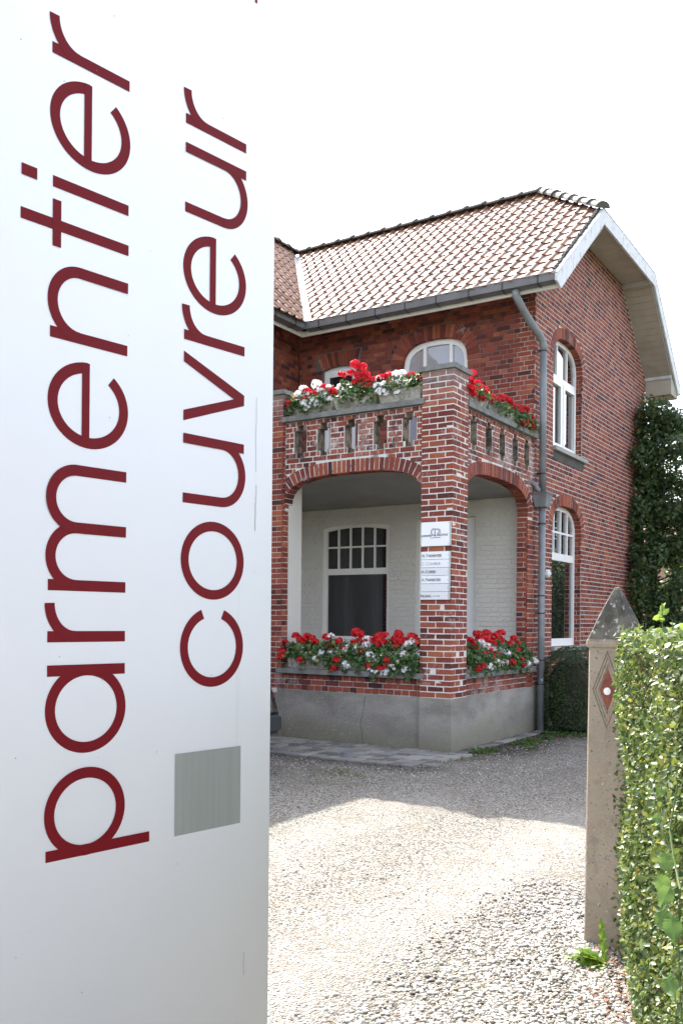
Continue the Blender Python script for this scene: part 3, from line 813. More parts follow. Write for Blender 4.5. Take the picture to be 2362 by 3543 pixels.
# brick-faced reveals of the gable windows (far jamb faces the camera)
for A_, z0 in ((AG1, 1.152), (AG2, 4.062)):
    bricks(fmF(4.645), (GX - .13, GX - .004), z0, A_.zs, [], M['brick_gable'], wG, 'reveal_bricks', bond='S', depth=.004, proud=.004)
    mb = MB()
    # stone sill
    s = mb; s.box((GX - .10, 3.34, z0 - .062), (GX + .055, 4.80, z0 - .004)); s.build('window_sill', M['sill'], house)
    mb = MB(); mb.box((GX - .05, 3.38, z0 - .19), (GX + .006, 4.72, z0 - .064)); mb.build('sill_bed', mortar_mat('dark_sill_bed', (.10,.095,.09), (.05,.045,.04)), house)  # dark band set directly below each window sill

# ---- other walls to close the volume
mb = MB(); mb.box((-8.2, 8.10, 0), (GX - .26, 8.33, 5.95)); mb.box((-8.21, -2.5, 0), (-8.0, 8.33, 5.95)); mb.build('rear_wall', M['brick_gable'], house)
fW = fmX(-4.03)
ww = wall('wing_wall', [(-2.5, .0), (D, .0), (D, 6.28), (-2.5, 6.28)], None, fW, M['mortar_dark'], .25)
bricks(fW, (-2.5, D - .003), 3.45, 6.269, [], M['brick_front'], ww, 'wall_bricks', row0=0)
bricks(fW, (-2.5, .04), ZP, 3.45, [], M['brick_front'], ww, 'wall_bricks', row0=0)
mb = MB(); mb.box((-4.04, .34, .6), (-4.024, D - .003, 3.25)); mb.build('painted_inner_wall', M['paint'], house)
wf = wall('wing_front_wall', [(-8.2, 0), (-4.03, 0), (-4.03, 6.3), (-6.12, 8.5), (-8.2, 6.3)], [rect(-7.8, 1.1, -6.0, 3.0), rect(-7.6, 4.1, -6.2, 5.4)], fmF(-2.5), M['brick_gable'], .25)
mb = MB()
for z0, z1, a, b in ((1.1, 3.0, -7.8, -6.0), (4.1, 5.4, -7.6, -6.2)): mb.box((a, -2.40, z0), (b, -2.36, z1))
mb.build('wing_window_pane', M['glass'], house)

# ------------------------------------------------------------ windows
def window(name, outer, panes, fm, depth, mat, gmat, thick=.06, parent=house, pane_back=.03, label=None):
    mb = MB(); mb.prism(outer, panes, fm, depth - thick, depth)
    fr = mb.build(name, mat, parent)
    for p in panes:
        m2 = MB()
        cx = sum(q[0] for q in p)/len(p); cz = sum(q[1] for q in p)/len(p)
        big = [(cx + (q[0]-cx)*1.0, cz + (q[1]-cz)*1.0) for q in p]
        m2.prism(big, None, fm, depth - pane_back - .006, depth - pane_back)
        m2.build('pane', gmat, fr)
    if label: fr['label'] = label
    return fr
def archtop(c, zs, a, h, n, u0, u1, v0, inset, k=12):
    """pane polygon below an inset superellipse between u0 and u1, bottom v0"""
    a2, h2 = a - inset, h - inset
    def zt(u):
        x = min(1, abs(u - c) / a2); return zs + h2 * max(0, 1 - x**n) ** (1/n)
    u0 = max(u0, c - a2 + .001); u1 = min(u1, c + a2 - .001)
    out = [(u0, v0), (u1, v0)]
    for i in range(k + 1):
        u = u1 + (u0 - u1) * i / k; out.append((u, max(zt(u), v0 + .004)))
    return out
# big upper arched window
def outer_arch(A, v0, off=.0):
    pts = resample(A.pts, A.ds, 30)
    return [(A.c - A.a, v0)] + pts + [(A.c + A.a, v0)]
pan = [archtop(-1.602, 5.27, .532, .385, 2.7, a, b, 5.16, .075) for a, b in ((-2.1, -1.815), (-1.765, -1.385), (-1.335, -1.0))]
pan += [rect(-2.05, 3.56, -1.66, 5.07), rect(-1.545, 3.56, -1.155, 5.07)]
window('arched_window', outer_arch(AU, 3.462), pan, fF, -.07, M['white_pvc'], M['glass_sky'])
# balcony door
window('balcony_door', doorU, [seg(-3.50, 3.62, -3.02, 5.36, 5.385, 4)], fF, -.07, M['white_pvc'], M['glass_dim'])
mb = MB(); mb.prism(rect(-3.535, 3.57, -2.985, 5.42), [rect(-3.475, 3.64, -3.045, 5.345)], fF, -.075, -.055); mb.build('door_sash', M['white_pvc'], house)
# porch window
def vt(u): return 2.955 + .065 * (1 - ((u + 2.9475) / .6125)**2)
xs_ = [-3.495 + i * (1.095/5) for i in range(6)]
pan = []
for i in range(5):
    a, b = xs_[i] + .0135, xs_[i+1] - .0135
    pan.append([(a, 2.665), (b, 2.665), (b, vt(b) - .065), ((a+b)/2, vt((a+b)/2) - .065), (a, vt(a) - .065)])
    pan.append(rect(a, 2.318, b, 2.640))
pan.append(rect(-3.48, 1.265, -2.40, 2.222))
window('porch_window', winL, pan, fF, -.055, M['cream_pvc'], M['glass_dim'])
# gable windows
pan = []
for i in range(4):
    a, b = 3.405 + i*.2975 + .016, 3.405 + (i+1)*.2975 - .016
    pan.append(archtop(4.0, 2.83, .645, .41, 2.7, a, b, 2.865, .06, 6)); pan.append(rect(a, 2.54, b, 2.835))
pan.append(rect(3.415, 1.265, 4.585, 2.43))
window('gable_window', outer_arch(AG1, 1.154), pan, fG, -.10, M['white_pvc'], M['glass'], label='lower gable window with a row of small square panes above one tall pane')
pan = [archtop(4.0, 5.30, .645, .405, 2.7, a, b, 5.175, .06, 8) for a, b in ((3.3, 3.77), (3.80, 4.20), (4.23, 4.7))]
pan += [rect(3.47, 4.17, 3.93, 5.035), rect(4.07, 4.17, 4.53, 5.035)]
window('gable_window', outer_arch(AG2, 4.064), pan, fG, -.10, M['white_pvc'], M['glass'], label='upper gable window with fanlight above two casements')
mb = MB()
for a, b in ((3.42, 3.965), (4.035, 4.58)):
    mb.prism(rect(a, 4.11, b, 5.09), [rect(a+.055, 4.165, b-.055, 5.035)], fG, -.10, -.082)
mb.build('casement_sash', M['white_pvc'], house)

# ------------------------------------------------------------ roof
def zroof(y): return 6.0 + RT * (y - 2.05)
EX = .445
# deck (closed prism) : main roof and wing roof
mb = MB()
RZ = zroof(YC)      # ridge deck height
HX = EX - (YC - 3.98) # ridge end x
yb = 2*YC - 2.03
E0, E1 = 2.08, 2*YC - 2.08
vs = [(EX, E0, zroof(E0)), (EX, 3.98, zroof(3.98)), (HX, YC, RZ), (-6.12, YC, RZ), (-3.44 - .03, E0, zroof(E0)),
      (EX, E1, zroof(E0)), (EX, 2*YC - 3.98, zroof(3.98)), (-6.12, YC, RZ - .001), (-6.12, E1, zroof(E0))]
mb.add(vs, [(0,1,2,3,4), (6,5,8,7,3,2), (1,6,2)])
RW = (RZ - 6.0) / (6.12 - 3.44)
wz = lambda x: 6.0 + RW * (-3.44 - x)
mb.add([(-3.47, -2.9, wz(-3.47)), (-3.47, E1, wz(-3.47)), (-6.12, E1, RZ), (-6.12, -2.9, RZ), (-8.77, -2.9, wz(-3.47)), (-8.77, E1, wz(-3.47))], [(0,1,2,3), (3,2,5,4)])
roof = mb.build('roof', simple('roof_deck', (.05,.03,.025), .9), house)
# ceiling board under the roof so no sun gets in
mb = MB(); mb.box((-8.1, 2.7, 5.86), (-.3, 8.1, 5.90)); mb.box((-8.1, -2.3, 5.86), (-4.3, 2.7, 5.90)); mb.build('attic_floor', M['soffit'], house)

TW, TG = .187, .2905
def tile_geo():
    # flat water channel, then a rounded roll on the right hand side
    us = [0, .25, .5, .66, .70, .76, .83, .90, .96, 1.0]
    hs = [.004, 0, 0, .003, .010, .024, .031, .026, .012, .002]
    prof = [(u * (TW + .010), h) for u, h in zip(us, hs)]
    vs = []; fs = []; n = len(prof)
    for v, lift in ((0, .022), (TG + .03, .004)):
        for u, h in prof: vs.append((u, v, h + lift))
    for i in range(n - 1): fs.append((i, i+1, n+i+1, n+i))
    b0 = len(vs)            # front edge with its own vertices so that it shades flat
    for dz in (0, -.019):
        for u, h in prof: vs.append((u, 0, h + .022 + dz))
    for i in range(n - 1): fs.append((b0+n+i, b0+n+i+1, b0+i+1, b0+i))
    k = len(vs)
    vs += [(prof[-1][0], 0, prof[-1][1] + .007), (prof[-1][0], 0, prof[-1][1] + .022), (prof[-1][0], TG + .03, prof[-1][1] + .004), (prof[-1][0], TG + .03, prof[-1][1] - .010)]
    fs.append((k, k+1, k+2, k+3))
    return vs, fs
tv, tf = tile_geo()
def tile_mesh(jit):
    mb = MB(); mb.add([(v[0], v[1], v[2] + (random.uniform(-jit, jit))) for v in tv], tf)
    me = mb.mesh('roof_tile', recalc=True); me.materials.append(M['tile'])
    me.polygons.foreach_set('use_smooth', [True]*len(me.polygons)); 
    return me
tms = [tile_mesh(.0006) for _ in range(3)]
def slope_frame(origin, udir, vdir):
    u = Vector(udir).normalized(); v = Vector(vdir).normalized(); n = u.cross(v).normalized()
    Mx = Matrix((( u.x, v.x, n.x, origin[0]), (u.y, v.y, n.y, origin[1]), (u.z, v.z, n.z, origin[2]), (0,0,0,1)))
    return Mx
def lay_tiles(frame, nrows, urange, clips, individual, far_name='roof_tiles'):
    """urange(v)->(u0,u1); clips: list of (co, no) world planes: keep the side no points away from"""
    joined = MB(); cand = []
    for r in range(nrows):
        v = r * TG - .02
        rg = urange(v + TG*.5)
        if not rg: continue
        k0 = math.floor(rg[0] / TW) - 1; k1 = math.ceil(rg[1] / TW) + 1
        for k in range(k0, k1 + 1):
            u = k * TW
            Mx = frame @ Matrix.Translation((u + random.uniform(-.002,.002), v + random.uniform(-.004,.004), random.uniform(0, .003))) @ Matrix.Rotation(random.uniform(-.008,.008), 4, 'Z')
            corners = [Mx @ Vector((a, b, .01)) for a in (0, TW) for b in (0, TG)]
            inside = True; cut = []
            for co, no in clips:
                ds = [(c - Vector(co)).dot(Vector(no)) for c in corners]
                if min(ds) > -.015: inside = False; break
                if max(ds) > 0: cut.append((co, no))
            if not inside: continue
            cand.append((Mx, cut, corners[0]))
    cpos = Vector((4.58, -9.46, 1.5))
    cand.sort(key=lambda c: (c[2] - cpos).length)
    for i, (Mx, cut, c0) in enumerate(cand):
        if not cut and i < individual:
            o = bpy.data.objects.new('roof_tile', random.choice(tms)); col.objects.link(o); o.matrix_world = Mx; o.parent = roof
        elif not cut:
            joined.add([Mx @ Vector(v) for v in tv], tf, random.random())
        else:
            bm = bmesh.new(); vv = [bm.verts.new(Mx @ Vector(v)) for v in tv]
            for f in tf: bm.faces.new([vv[j] for j in f])
            for co, no in cut: bmesh.ops.bisect_plane(bm, geom=bm.verts[:] + bm.edges[:] + bm.faces[:], plane_co=co, plane_no=no, clear_outer=True)
            bm.verts.index_update()
            if bm.faces: joined.add([v.co[:] for v in bm.verts], [tuple(v.index for v in f.verts) for f in bm.faces], random.random())
            bm.free()
    if joined.f:
        o = joined.build(far_name, M['tile'], roof, smooth=True, kind='stuff')
cs = 1 / math.hypot(1, RT)
fr_main = slope_frame((EX - .03, 2.06, zroof(2.06) + .012), (-1, 0, 0), (0, 1, RT))
# frame has u pointing to -X so its normal must point up
if fr_main.col[2].z < 0: fr_main = slope_frame((EX - .03 - 60*TW, 2.06, zroof(2.06) + .012), (1, 0, 0), (0, 1, RT))
hipn = Vector((1, 1, 0)).normalized()
valn = Vector((-1, 1, 0)).normalized()
lay_tiles(fr_main, 16, lambda v: (0, 62*TW),
          [((EX, 3.98 + .02, 0), hipn), ((-3.44 + .05, 2.05, 0), Vector((-3.43, -2.68, 0)).normalized()), ((0, YC - .02, 0), (0, 1, 0)), ((EX - .02, 0, 0), (1, 0, 0))], 300)
# wing slope facing +X : eave along Y
fr_w = slope_frame((-3.45, -3.0, wz(-3.45) + .012), (0, 1, 0), (-1, 0, RW))
if fr_w.col[2].z < 0: fr_w = slope_frame((-3.45, -3.0, wz(-3.45) + .012), (0, -1, 0), (-1, 0, RW))
lay_tiles(fr_w, 16, lambda v: (-60*TW, 60*TW),
          [((-3.44 - .10, 2.05, 0), Vector((3.43, 2.68, 0)).normalized()), ((-6.10, 0, 0), (-1, 0, 0)), ((0, -2.85, 0), (0, -1, 0))], 0)
# hip slope facing +X
fr_h = slope_frame((EX - .07, 3.0, zroof(3.98) + .012), (0, 1, 0), (-1, 0, RT))
lay_tiles(fr_h, 8, lambda v: (-20*TW, 30*TW),
          [((EX, 3.98 + .02, 0), -hipn), ((EX, 2*YC - 3.98, 0), Vector((1, 1, 0)).normalized() * 1.0), ((HX, 0, 0), (-1, 0, 0))], 0)
# painted lead valley
mb = MB()
v0 = Vector((-3.44, 2.03, 5.99)); v1 = Vector((-6.12, YC - .02, RZ - .01))
mb.add([v0 + Vector((0, 0, .018)), v0 + Vector((.15, 0, .018)), v1 + Vector((.15, 0, .018)), v1 + Vector((0, 0, .018))], [(0,1,2,3)])
mb.add([v0 + Vector((0, 0, .018)), v0 + Vector((-.17, 0, .018 + .17*RW)), v1 + Vector((-.17, 0, .018 + .17*RW - .0)), v1 + Vector((0, 0, .018))], [(0,1,2,3)])
mb.build('valley_flashing', M['lead'], house)
# ridge and hip tiles
def cap_tile(name):
    mb = MB(); n = 8; vs = []; fs = []
    for x, r_ in ((0, .118), (.05, .118), (.055, .098), (.345, .092)):
        for k in range(n + 1):
            a = pi * k / n; vs.append((x, math.cos(a) * r_, math.sin(a) * r_ * .85))
    for i in range(3):
        for k in range(n): fs.append((i*(n+1)+k, i*(n+1)+k+1, (i+1)*(n+1)+k+1, (i+1)*(n+1)+k))
    fs.append(tuple(range(n + 1)))
    mb.add(vs, fs); me = mb.mesh(name); me.materials.append(M['ridge']); return me
capm = cap_tile('ridge_tile')
def lay_caps(a, b, name, n=None):
    a, b = Vector(a), Vector(b); L = (b - a).length; n = n or int(round(L / .33)); d = (b - a).normalized()
    side = d.cross(Vector((0,0,1))).normalized() * -1; up = d.cross(side) * 1
    if up.z < 0: up = -up; 
    side = up.cross(d)
    for i in range(n):
        p = a + (b - a) * (i / n)
        j = Matrix.Rotation(random.uniform(-.02,.02), 4, 'Z')
        o = bpy.data.objects.new(name, capm); col.objects.link(o); o.parent = roof
        o.matrix_world = Matrix(((d.x, side.x, up.x, p.x), (d.y, side.y, up.y, p.y), (d.z, side.z, up.z, p.z + random.uniform(-.004,.004)), (0,0,0,1))) @ j @ Matrix.Diagonal((L/n/.33, 1, 1, 1))
lay_caps((EX + .02, 3.96, zroof(3.98) + .05), (HX, YC, RZ + .055), 'hip_tile', 7)
lay_caps((EX - .16, 2*YC - 4.14, zroof(3.98) + .18), (HX, YC, RZ + .055), 'hip_tile', 6)
lay_caps((HX + .02, YC, RZ + .05), (-6.12, YC, RZ + .05), 'ridge_tile')
lay_caps((-6.12, YC, RZ + .05), (-6.12, -2.9, RZ + .05), 'ridge_tile')
# mortar bedding strip at the verge (mossy black)
mb = MB()
for i in range(60):
    t = i / 59; y = 2.12 + t * 1.86; z = zroof(y)
    r_ = random.uniform(.03, .045)
    mb.lathe([(0, -r_), (r_*.9, -r_*.4), (r_, r_*.3), (0, r_)], (EX - .045 + random.uniform(-.008,.008), y, z + .052), 6)
mb.build('verge_mortar', simple('mossy_mortar', (.04,.04,.032), 1, nscale=40, namp=.4), house, kind='stuff')

# ---- bargeboards
zb = lambda y: 6.03 + .80 * (y - 2.05)
def bargeboard(poly):
    mb = MB(); mb.prism(poly, None, fmX(EX), 0, .032); return mb.build('bargeboard', M['barge'], house)
T1 = 7.60
bargeboard([(2.02, 6.02), (4.01, T1), (4.025, 7.385), (2.18, 5.87), (2.02, 5.93)])
bargeboard([(4.012, T1), (2*YC - 4.012, T1), (2*YC - 4.027, 7.385), (4.027, 7.385)])
bargeboard([(2*YC - 4.01, T1), (2*YC - 2.05, 6.02), (2*YC - 2.05, 5.93), (2*YC - 2.18, 5.87), (2*YC - 4.025, 7.385)])
mb = MB()
def trim(p, q, w=.012):
    d = Vector((q[0]-p[0], q[1]-p[1])).normalized(); n_ = Vector((-d.y, d.x)) * w
    if n_.y < 0: n_ = -n_
    mb.prism([p, q, (q[0]+n_.x, q[1]+n_.y), (p[0]+n_.x, p[1]+n_.y)], None, fmX(EX), -.045, .038)
trim((2.02, 6.025), (4.008, T1 + .004)); trim((4.012, T1 + .002), (2*YC - 4.012, T1 + .002)); trim((2*YC - 4.008, T1 + .004), (2*YC - 2.03, 6.02))
mb.build('verge_trim', M['lead'], house)
# white upstand seen along the front verge
mb = MB(); mb.prism([(2.05, 6.0), (4.0, 7.56), (4.0, 7.61), (2.05, 6.05)], None, fmX(EX), -.028, -.002); mb.build('verge_upstand', M['lead'], house)

# ---- soffit boards (individually)
def soffit_run(p, q, n, skip_x=0.0):
    """p,q in (y,z) along the slope; boards run across (X)"""
    p, q = Vector(p), Vector(q); d = (q - p) / n; u = d.normalized(); nn = Vector((-u.y, u.x))
    if nn.y > 0: nn = -nn
    for i in range(n):
        a = p + d * i + u * .003; b = p + d * (i + 1) - u * .003
        mb = MB(); th = .015
        mb.prism([tuple(a), tuple(b), (b.x - nn.x*th, b.y - nn.y*th), (a.x - nn.x*th, a.y - nn.y*th)], None, fmX(0), GX + .002, EX - .002)
        mb.build('soffit_board', M['soffit'], house)
zs_ = 7.44
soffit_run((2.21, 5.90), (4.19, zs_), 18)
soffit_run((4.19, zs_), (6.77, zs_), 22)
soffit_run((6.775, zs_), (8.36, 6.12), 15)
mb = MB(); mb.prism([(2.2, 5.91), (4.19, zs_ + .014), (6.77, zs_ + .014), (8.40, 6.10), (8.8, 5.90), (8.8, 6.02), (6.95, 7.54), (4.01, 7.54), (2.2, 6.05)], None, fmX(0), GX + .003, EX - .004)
mb.build('soffit_backing', simple('soffit_groove', (.12,.11,.09), .9), house)
mb = MB()
mb.box((GX + .002, 6.74, zs_ - .07), (EX - .003, 6.775, zs_ - .004)); mb.build('soffit_trim', M['lead'], house); mb = MB(); mb.box((GX + .002, 8.31, 6.09), (EX - .002, 8.345, 6.15))
mb.build('soffit_trim', M['lead'], house)
# boxed eave returns
mb = MB(); mb.prism([(8.335, 5.80), (8.86, 5.80), (8.86, 5.90), (8.335, 6.12)], None, fmX(0), GX + .005, EX - .003); mb.build('eave_box', M['soffit'], house)
mb = MB(); mb.box((-8.1, 8.335, 5.80), (-.04, 8.86, 5.88)); mb.build('rear_soffit', M['fascia'], house)

# ---- front eaves: fascia, soffit, box gutter
mb = MB()
mb.box((-3.66, 2.18, 5.886), (EX - .002, 2.20, 5.965)); mb.box((-3.645, 2.168, 5.886), (EX - .002, 2.1795, 5.898))
mb.box((-3.66, -2.9, 5.886), (-3.64, 2.18, 5.965))
mb.build('fascia', M['fascia'], house)
mb = MB(); mb.add([(-3.652, 2.201, 5.95), (EX - .004, 2.201, 5.95), (EX - .004, D - .002, 6.275), (-4.03, D - .002, 6.275)], [(0,1,2,3)])
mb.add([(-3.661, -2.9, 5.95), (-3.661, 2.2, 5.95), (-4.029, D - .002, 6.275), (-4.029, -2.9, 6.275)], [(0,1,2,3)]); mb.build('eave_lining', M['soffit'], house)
def gutter(fm, u0, u1, nm, n):
    """cross-section in (depth w, z): opening up"""
    mb = MB()
    sec = [(.00, 6.005), (.0, 5.935), (.045, 5.926), (.150, 5.945), (.150, 6.055)]
    # w measured outwards from fascia
    inner = [(w_ - .0 if w_ == 0 else w_ - .003, z_ + .004) for w_, z_ in sec]
    prof = sec + [(.146, 6.055), (.146, 5.952), (.045, 5.932), (.004, 5.94), (.004, 6.005)]
    vs = []; k = len(prof)
    for u in (u0, u1):
        for w_, z_ in prof: vs.append(fm(u, z_, w_))
    fs = [(i, (i+1) % k, k + (i+1) % k, k + i) for i in range(k)] + [tuple(range(k)), tuple(range(k, 2*k))]
    mb.add(vs, fs)
    g = mb.build(nm, M['zinc'], house)
    m2 = MB(); m2.tube([fm(u0, 6.055, .152), fm(u1, 6.055, .152)], .008, 8); m2.build('gutter_bead', M['zinc_light'], g)
    for i in range(n):
        u = u0 + (u1 - u0) * (i + .5) / n
        m3 = MB()
        for (w0, z0_), (w1, z1_) in (((.152, 6.05), (.154, 5.942)), ((.152, 5.940), (.045, 5.918)), ((.045, 5.918), (.0, 5.928))):
            pa = [(u - .009, 0), (u + .009, 0)]
            m3.add([fm(u-.009, z0_, w0+.002), fm(u+.009, z0_, w0+.002), fm(u+.009, z1_, w1+.002), fm(u-.009, z1_, w1+.002),
                    fm(u-.009, z0_, w0-.006), fm(u+.009, z0_, w0-.006), fm(u+.009, z1_, w1-.006), fm(u-.009, z1_, w1-.006)],
                   [(0,1,2,3), (7,6,5,4), (0,4,5,1), (1,5,6,2), (2,6,7,3), (3,7,4,0)])
        m3.build('gutter_bracket', M['zinc_dark'], g)
gutter(fmF(2.18), -3.49, EX + .01, 'gutter', 8)
gutter(fmX(-3.64), -2.9, 2.03, 'gutter', 10)
gutter(lambda u, v, w: (u, 8.86 + w, v - .04), -8.1, EX + .02, 'rear_gutter', 0)
# back downpipe
mb = MB(); mb.tube([(.22, 8.93, 5.86), (.22, 8.9, 5.62), (.05, 8.75, 5.45), (.05, 8.72, 0)], .045, 10); mb.build('rear_downpipe', M['zinc'], house, smooth=True)

# ---- downpipe with hopper on the corner
pc = (.062, 2.665)
mb = MB(); mb.tube([(-.125, 2.10, 5.93), (-.122, 2.11, 5.86), (-.105, 2.17, 5.80), (-.06, 2.29, 5.66), (.02, 2.52, 5.47), (.05, 2.63, 5.39), (pc[0], pc[1], 5.31), (pc[0], pc[1], 5.22)], .051, 14)
mb.build('swan_neck', M['pipe'], house, smooth=True)
mb = MB(); mb.tube([(pc[0], pc[1], 5.24), (pc[0], pc[1], 3.28)], .048, 16); mb.tube([(pc[0], pc[1], 3.12), (pc[0], pc[1], 0.0)], .047, 16)
dp = mb.build('downpipe', M['pipe'], house, smooth=True)
for z_ in (5.23, 3.545, 2.86, 1.87, 1.63, .985, .655):
    m2 = MB(); m2.lathe([(.047, -.008), (.0535, -.008), (.0535, .008), (.047, .008)], (pc[0], pc[1], z_), 16)
    if z_ in (5.23, 3.545, 1.63, .655): m2.box((-.03, 2.66, z_ - .008), (pc[0] - .04, 2.675, z_ + .008)); m2.box((pc[0]-.06, pc[1]-.064, z_-.009), (pc[0]-.035, pc[1]-.04, z_+.009))
    m2.build('pipe_clamp', M['black'], dp)
m2 = MB(); m2.box((pc[0]+.022, pc[1]-.05, .70), (pc[0]+.046, pc[1]-.044, .735)); m2.build('pipe_sticker', simple('blue_white_sticker', (.35,.45,.62), .4), dp)
# hopper head
def frus(z0, z1, a0, a1):
    mb = MB(); x, y = pc
    vs = []
    for z_, (ax, ay) in ((z0, a0), (z1, a1)):
        vs += [(x-ax, y-ay, z_), (x+ax, y-ay, z_), (x+ax, y+ay, z_), (x-ax, y+ay, z_)]
    mb.add(vs, [(0,1,2,3),(7,6,5,4),(0,4,5,1),(1,5,6,2),(2,6,7,3),(3,7,4,0)]); return mb
h1 = frus(3.085, 3.255, (.075, .085), (.104, .112)); hm = h1.build('hopper_head', M['pipe'], house)
h2 = frus(3.255, 3.285, (.112, .12), (.114, .122)); h2.build('hopper_rim', M['zinc'], house)
mb = MB(); mb.tube([(-.08, 2.56, 3.43), (-.05, 2.55, 3.42), (.0, 2.56, 3.38), (.03, 2.585, 3.32), (.035, 2.59, 3.27)], .036, 12); mb.build('drain_elbow', M['pipe'], house, smooth=True)

# ------------------------------------------------------------ sign plates on the pillar
FONT = {}
def strokes_text(txt, size, fm, mb, w=.09, m=1, lift=.0006, spacing=.22, smallcaps=False):
    """simple single-line capitals made of thin strips"""
    G_ = {'A': [[(0,0),(.4,1),(.8,0)],[(.15,.35),(.65,.35)]], 'B': [[(0,0),(0,1),(.4,1),(.52,.86),(.52,.66),(.4,.54),(0,.54)],[(.4,.54),(.6,.42),(.6,.14),(.45,0),(0,0)]],
      'C': [[(.9,.8),(.75,.95),(.5,1),(.2,.88),(0,.5),(.2,.12),(.5,0),(.75,.05),(.9,.2)]], 'E': [[(.5,0),(0,0),(0,1),(.5,1)],[(0,.54),(.45,.54)]],
      'G': [[(.9,.8),(.75,.95),(.5,1),(.2,.88),(0,.5),(.2,.12),(.5,0),(.8,.12),(.92,.45),(.5,.45)]], 'I': [[(0,0),(0,1)]], 'K': [[(0,0),(0,1)],[(.55,1),(0,.5),(.6,0)]],
      'M': [[(0,0),(.12,1),(.45,.1),(.78,1),(.9,0)]], 'N': [[(0,0),(0,1),(.65,0),(.65,1)]], 'O': [[(.5,0),(.15,.15),(0,.5),(.15,.85),(.5,1),(.85,.85),(1,.5),(.85,.15),(.5,0)]],
      'P': [[(0,0),(0,1),(.4,1),(.55,.85),(.55,.6),(.4,.45),(0,.45)]], 'R': [[(0,0),(0,1),(.4,1),(.55,.85),(.55,.62),(.4,.48),(0,.48)],[(.25,.48),(.58,0)]],
      'T': [[(.3,0),(.3,1)],[(0,1),(.6,1)]], 'U': [[(0,1),(0,.3),(.1,.08),(.3,0),(.5,.08),(.6,.3),(.6,1)]], 'V': [[(0,1),(.35,0),(.7,1)]], 'W': [[(0,1),(.25,0),(.5,.9),(.75,0),(1,1)]], '.': [[(0,0),(.0,.12)]],
      'c': [[(.55,.55),(.3,.65),(.08,.55),(0,.32),(.08,.1),(.3,0),(.55,.1)]], 'o': [[(.32,0),(.08,.1),(0,.32),(.08,.55),(.32,.65),(.56,.55),(.64,.32),(.56,.1),(.32,0)]],
      'u': [[(0,.65),(0,.2),(.12,.02),(.3,0),(.45,.1),(.5,.25)],[(.5,.65),(.5,0)]], 'v': [[(0,.65),(.25,0),(.5,.65)]], 'r': [[(0,0),(0,.65)],[(0,.4),(.1,.6),(.25,.65)]],
      'e': [[(0,.33),(.6,.33),(.52,.55),(.3,.65),(.08,.55),(0,.32),(.08,.1),(.3,0),(.55,.1)]], 'p': [[(0,-.25),(0,.65)],[(0,.33),(.08,.55),(.3,.65),(.54,.55),(.62,.32),(.54,.1),(.3,0),(.08,.1),(0,.33)]],
      'a': [[(.62,0),(.62,.65)],[(.62,.33),(.54,.55),(.32,.65),(.08,.55),(0,.32),(.08,.1),(.32,0),(.54,.1),(.62,.33)]], 'm': [[(0,0),(0,.65)],[(0,.45),(.15,.63),(.3,.6),(.36,.45),(.36,0)],[(.36,.45),(.5,.63),(.66,.6),(.72,.45),(.72,0)]],
      'n': [[(0,0),(0,.65)],[(0,.45),(.2,.64),(.4,.6),(.48,.42),(.48,0)]], 't': [[(.15,0),(.15,.9)],[(0,.65),(.34,.65)]], 'i': [[(0,0),(0,.65)],[(0,.8),(0,.92)]]}
    x = 0; lay = 0
    for i, ch in enumerate(txt):
        if ch == ' ': x += .45 * size; continue
        s_ = size
        if smallcaps and i > 0 and txt[i-1] not in ' .' and ch != '.': s_ = size * .8
        wmax = 0
        for st in G_[ch]:
            lay = (lay + 1) % 4
            for a, b in zip(st[:-1], st[1:]):
                ax, ay, bx, by = x + a[0]*s_, a[1]*s_, x + b[0]*s_, b[1]*s_
                d = Vector((bx-ax, by-ay)); l = d.length or 1e-6; d /= l; n_ = Vector((-d.y, d.x)) * w * size / 2; e = d * w * size * .35
                lay = (lay + 1) % 4; L = lift + lay * .00025
                mb.add([fm(ax-n_.x-e.x, ay-n_.y-e.y, L), fm(bx-n_.x+e.x, by-n_.y+e.y, L), fm(bx+n_.x+e.x, by+n_.y+e.y, L), fm(ax+n_.x-e.x, ay+n_.y-e.y, L)], [(0,1,2,3)])
                wmax = max(wmax, a[0], b[0])
        x += (wmax + spacing) * s_
    return x
M['acrylic'] = simple('white_acrylic', (.80,.82,.84), .18)
M['acrylic_b'] = simple('frosted_acrylic', (.70,.72,.74), .25)
M['acrylic_edge'] = simple('acrylic_edge', (.45,.48,.47), .1)
M['ink'] = simple('grey_black_ink', (.03,.03,.035), .5)
M['ink_soft'] = simple('soft_grey_ink', (.13,.12,.13), .5)
M['ink_lilac'] = simple('lilac_grey_ink', (.34,.31,.36), .5)
M['steel'] = simple('steel_screw', (.35,.35,.36), .3, .8)
def plate(z0, z1, label, nm, mat, screws, x0=-.405, x1=-.012, grp=None, dy=0):
    t = thing(nm, label, 'name plate' if grp else 'sign', ((x0+x1)/2, -.02, z0), grp)
    mb = MB(); mb.box((x0 + .018, -.019 + dy, z0 + .002), (x1 - .022, -.013 + dy, z1 - .002)); pl = mb.build('plate', mat, t)
    mb = MB(); mb.box((x0, -.0125 + dy, z0 + .001), (x1, -.0085 + dy, z1 - .001)); mb.build('clear_backing', M['acrylic_edge'], t)
    for (sx, sz) in screws:
        mb = MB(); mb.tube([(sx, -.027 + dy, sz), (sx, .004, sz)], .0042, 8); mb.build('screw', M['steel'], t)
    return t
t = plate(2.366, 2.645, 'square white acrylic plate with grey round monogram above the list of name strips', 'sign_plate', M['acrylic'], [(-.39,2.63),(-.04,2.63),(-.39,2.385),(-.04,2.385)])
fP = lambda u, v, w: (u, -.0192 - w, v)
mb = MB()
